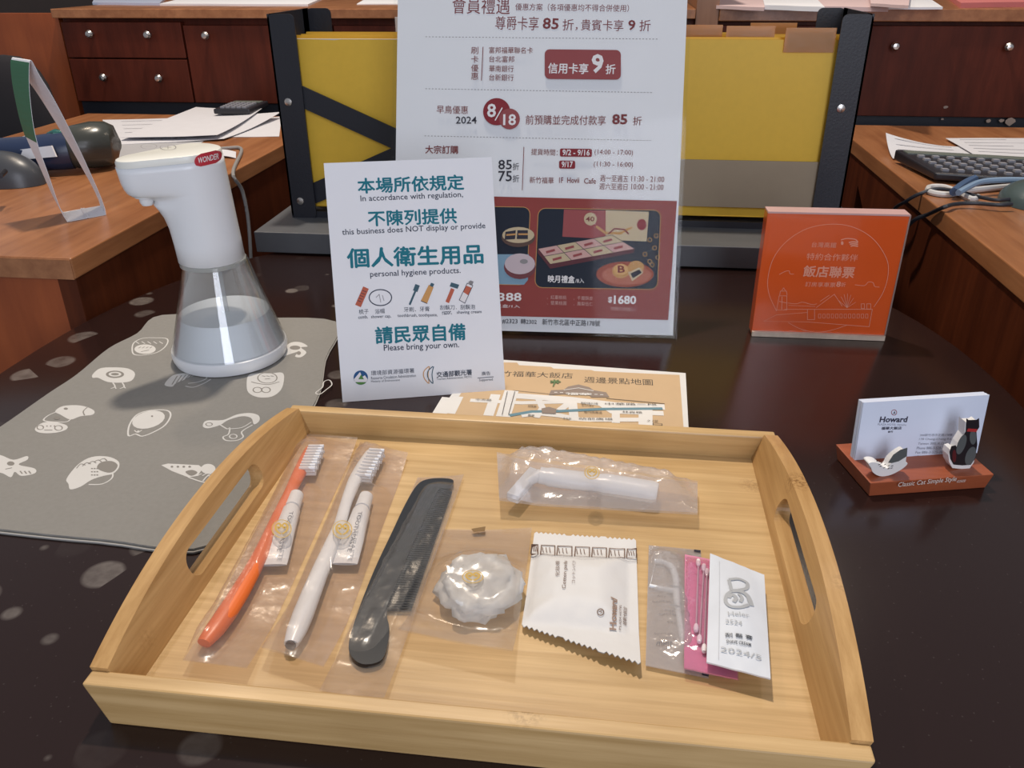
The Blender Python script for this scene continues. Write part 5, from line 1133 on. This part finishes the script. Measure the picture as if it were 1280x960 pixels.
M().tube(catmull([P(*c9(135, 200), fz), P(*c9(190, 205), fz), P(*c9(240, 240), fz), P(*c9(262, 300), fz), P(*c9(268, 420), fz), P(*c9(280, 520), fz), P(*c9(300, 640), fz), P(*c9(300, 690), fz)], 5), [.16]*8+[.22]*14+[.18]*10+[.10]*4, 10).out('handle', WHITE, fk, smooth=True)
M().tube([P(*c9(105, 345), fz), P(*c9(180, 365), fz), P(*c9(262, 380), fz)], [.12, .15, .18], 8).out('arm', WHITE, fk, smooth=True)
M().tube([P(*c9(140, 205), fz), P(*c9(110, 342), fz)], .02, 5).out('floss', WHITE, fk)
for yy in (345, 460): M().tube([P(*c9(225, yy), fz+.12), P(*c9(262, yy+5), fz+.25), P(*c9(300, yy+15), fz+.12)], .05, 6).out('molded_band', mat('grey_band', (.4, .4, .4), .5), fk)
# pink sachet with cotton swabs
pk = thing('swab_sachet', 'pink glossy sachet of cotton swabs under the white sachet', 'sachet', P(880, 770, FZ))
PI = mat('pink_card', (.74, .26, .42), .4, var=.05); CLF = film('pink_clear_film', (.9, .7, .8), .06, .1, .8, 55, .12, (1, .9, .95))
zz_ = FZ+.62
def flatpack(parent, px, z, th, m, nm, lift=None):
    a, b, c, d = [P(u, v, z) for u, v in px]
    def fn(u, v):
        p = (a*(1-u)+b*u)*(1-v)+(d*(1-u)+c*u)*v; return V((p.x, p.y, z+th+(lift(u, v) if lift else 0)+.03*noise.noise(V((u*6, v*6, z)))))
    M().grid(fn, 24, 30, th).out(nm, m, parent, smooth=True); return fn
flatpack(pk, [(855, 836), (922, 850), (916, 706), (856, 694)], FZ+.45, .08, PI, 'pink_backing')
h8 = dome([(P(872, 720, 1), P(874, 800, 1), .6, FZ+.95, FZ+.9)], FZ+.6, .4, 31, .12)
bag(pk, [(855, 836), (924, 850), (918, 706), (857, 694)], FZ+.6, h8, CLF, 16, 26, name='clear_front', bot=FZ+.56)
for (a, b, lab) in (((873, 700), (870, 789), 'left'), ((880, 706), (874, 803), 'middle'), ((884, 712), (880, 815), 'right')):
    t = thing('cotton_swab', '%s cotton swab in the pink sachet' % lab, 'cotton swab', P(*b, zz_), 'cotton swabs in the pink sachet')
    A, B = P(a[0], a[1], zz_+.12), P(b[0], b[1], zz_+.12)
    M().tube([A, B], .05, 6).out('stem', mat('swab_stem', (.55, .40, .45), .3), t)
    for q1, dr in ((A, (B-A).normalized()), (B, (A-B).normalized())): M().tube([q1-dr*.05, q1, q1+dr*.25, q1+dr*.5, q1+dr*.62], [.03, .12, .16, .12, .05], 10).out('cotton_tip', mat('cotton', (.84, .78, .80), .9), t, smooth=True)
# white shave cream sachet
ws = thing('shave_cream_sachet', 'white paper shave cream sachet lying on the pink sachet', 'sachet', P(920, 770, FZ+1))
lf = lambda u, v: .38*math.sin(math.pi*u)*math.sin(math.pi*v)+.25*(1-u)*v
f9 = flatpack(ws, [(883, 829), (963, 850), (955, 720), (887, 697)], FZ+1.0, .10, mat('sachet_paper', (.66, .70, .76), .5, bump=.15, scale=60), 'sachet_body', lf)
o9 = f9(.5, .5)
n9 = (f9(.9, .5)-f9(.1, .5)).cross(f9(.5, .9)-f9(.5, .1)).normalized()
a9, b9, c9_, d9 = [P(u, v, FZ+1.0) for u, v in [(883, 829), (963, 850), (955, 720), (887, 697)]]
def dr9(x, y):
    # invert the bilinear patch numerically
    u = v = .5
    for _ in range(6):
        p = (a9*(1-u)+b9*u)*(1-v)+(d9*(1-u)+c9_*u)*v; du = (b9-a9)*(1-v)+(c9_-d9)*v; dv = (d9-a9)*(1-u)+(c9_-b9)*u
        ex_, ey_ = x-p.x, y-p.y; det = du.x*dv.y-du.y*dv.x; u += (ex_*dv.y-ey_*dv.x)/det; v += (du.x*ey_-du.y*ex_)/det
    u = min(1, max(0, u)); v = min(1, max(0, v)); return FZ+1.1+lf(u, v)+.03
s = Sheet(V((0, 0, FZ+1.3)), V((1, 0, 0)), V((0, 1, 0)), drape=dr9, lift=.015); SG = mat('silver_print', (.40, .42, .44), .5); SB = mat('sachet_black', (.05, .06, .08), .5)
c8 = lambda x, y: (790+x/4.8, 660+y/4.8)
s.line([c8(525, 200), c8(520, 790)], mat('crease_grey', (.5, .52, .56), .6), .03)
def sm(pts, wd): s.line([(p.x, p.y) for p in catmull([(*c8(x, y), 0) for x, y in pts], 5)], SG, wd)
sm([(582, 310), (640, 306), (690, 330), (688, 362), (650, 372), (600, 380)], .22); sm([(582, 312), (590, 345), (598, 378)], .2); sm([(598, 380), (570, 400), (562, 440), (590, 470), (650, 476), (700, 462)], .2); sm([(600, 378), (650, 380), (695, 410), (718, 468)], .3); sm([(580, 420), (600, 400), (625, 420), (610, 445)], .22); sm([(640, 395), (660, 420), (650, 445)], .2)
s.text('Heler', c8(578, 528), c8(706, 540), 5, SG, 0); s.text('2524', c8(560, 575), c8(660, 588), 5.5, SG)
s.text('刮 鬍 膏', c8(560, 655), c8(724, 675), 5.0, SB, .013); s.text('SHAVE CREAM', c8(566, 692), c8(714, 714), 4.2, SB, .01); s.text('2024/5', c8(530, 745), c8(776, 798), 6.5, SG)
s.out('printed_text', ws)
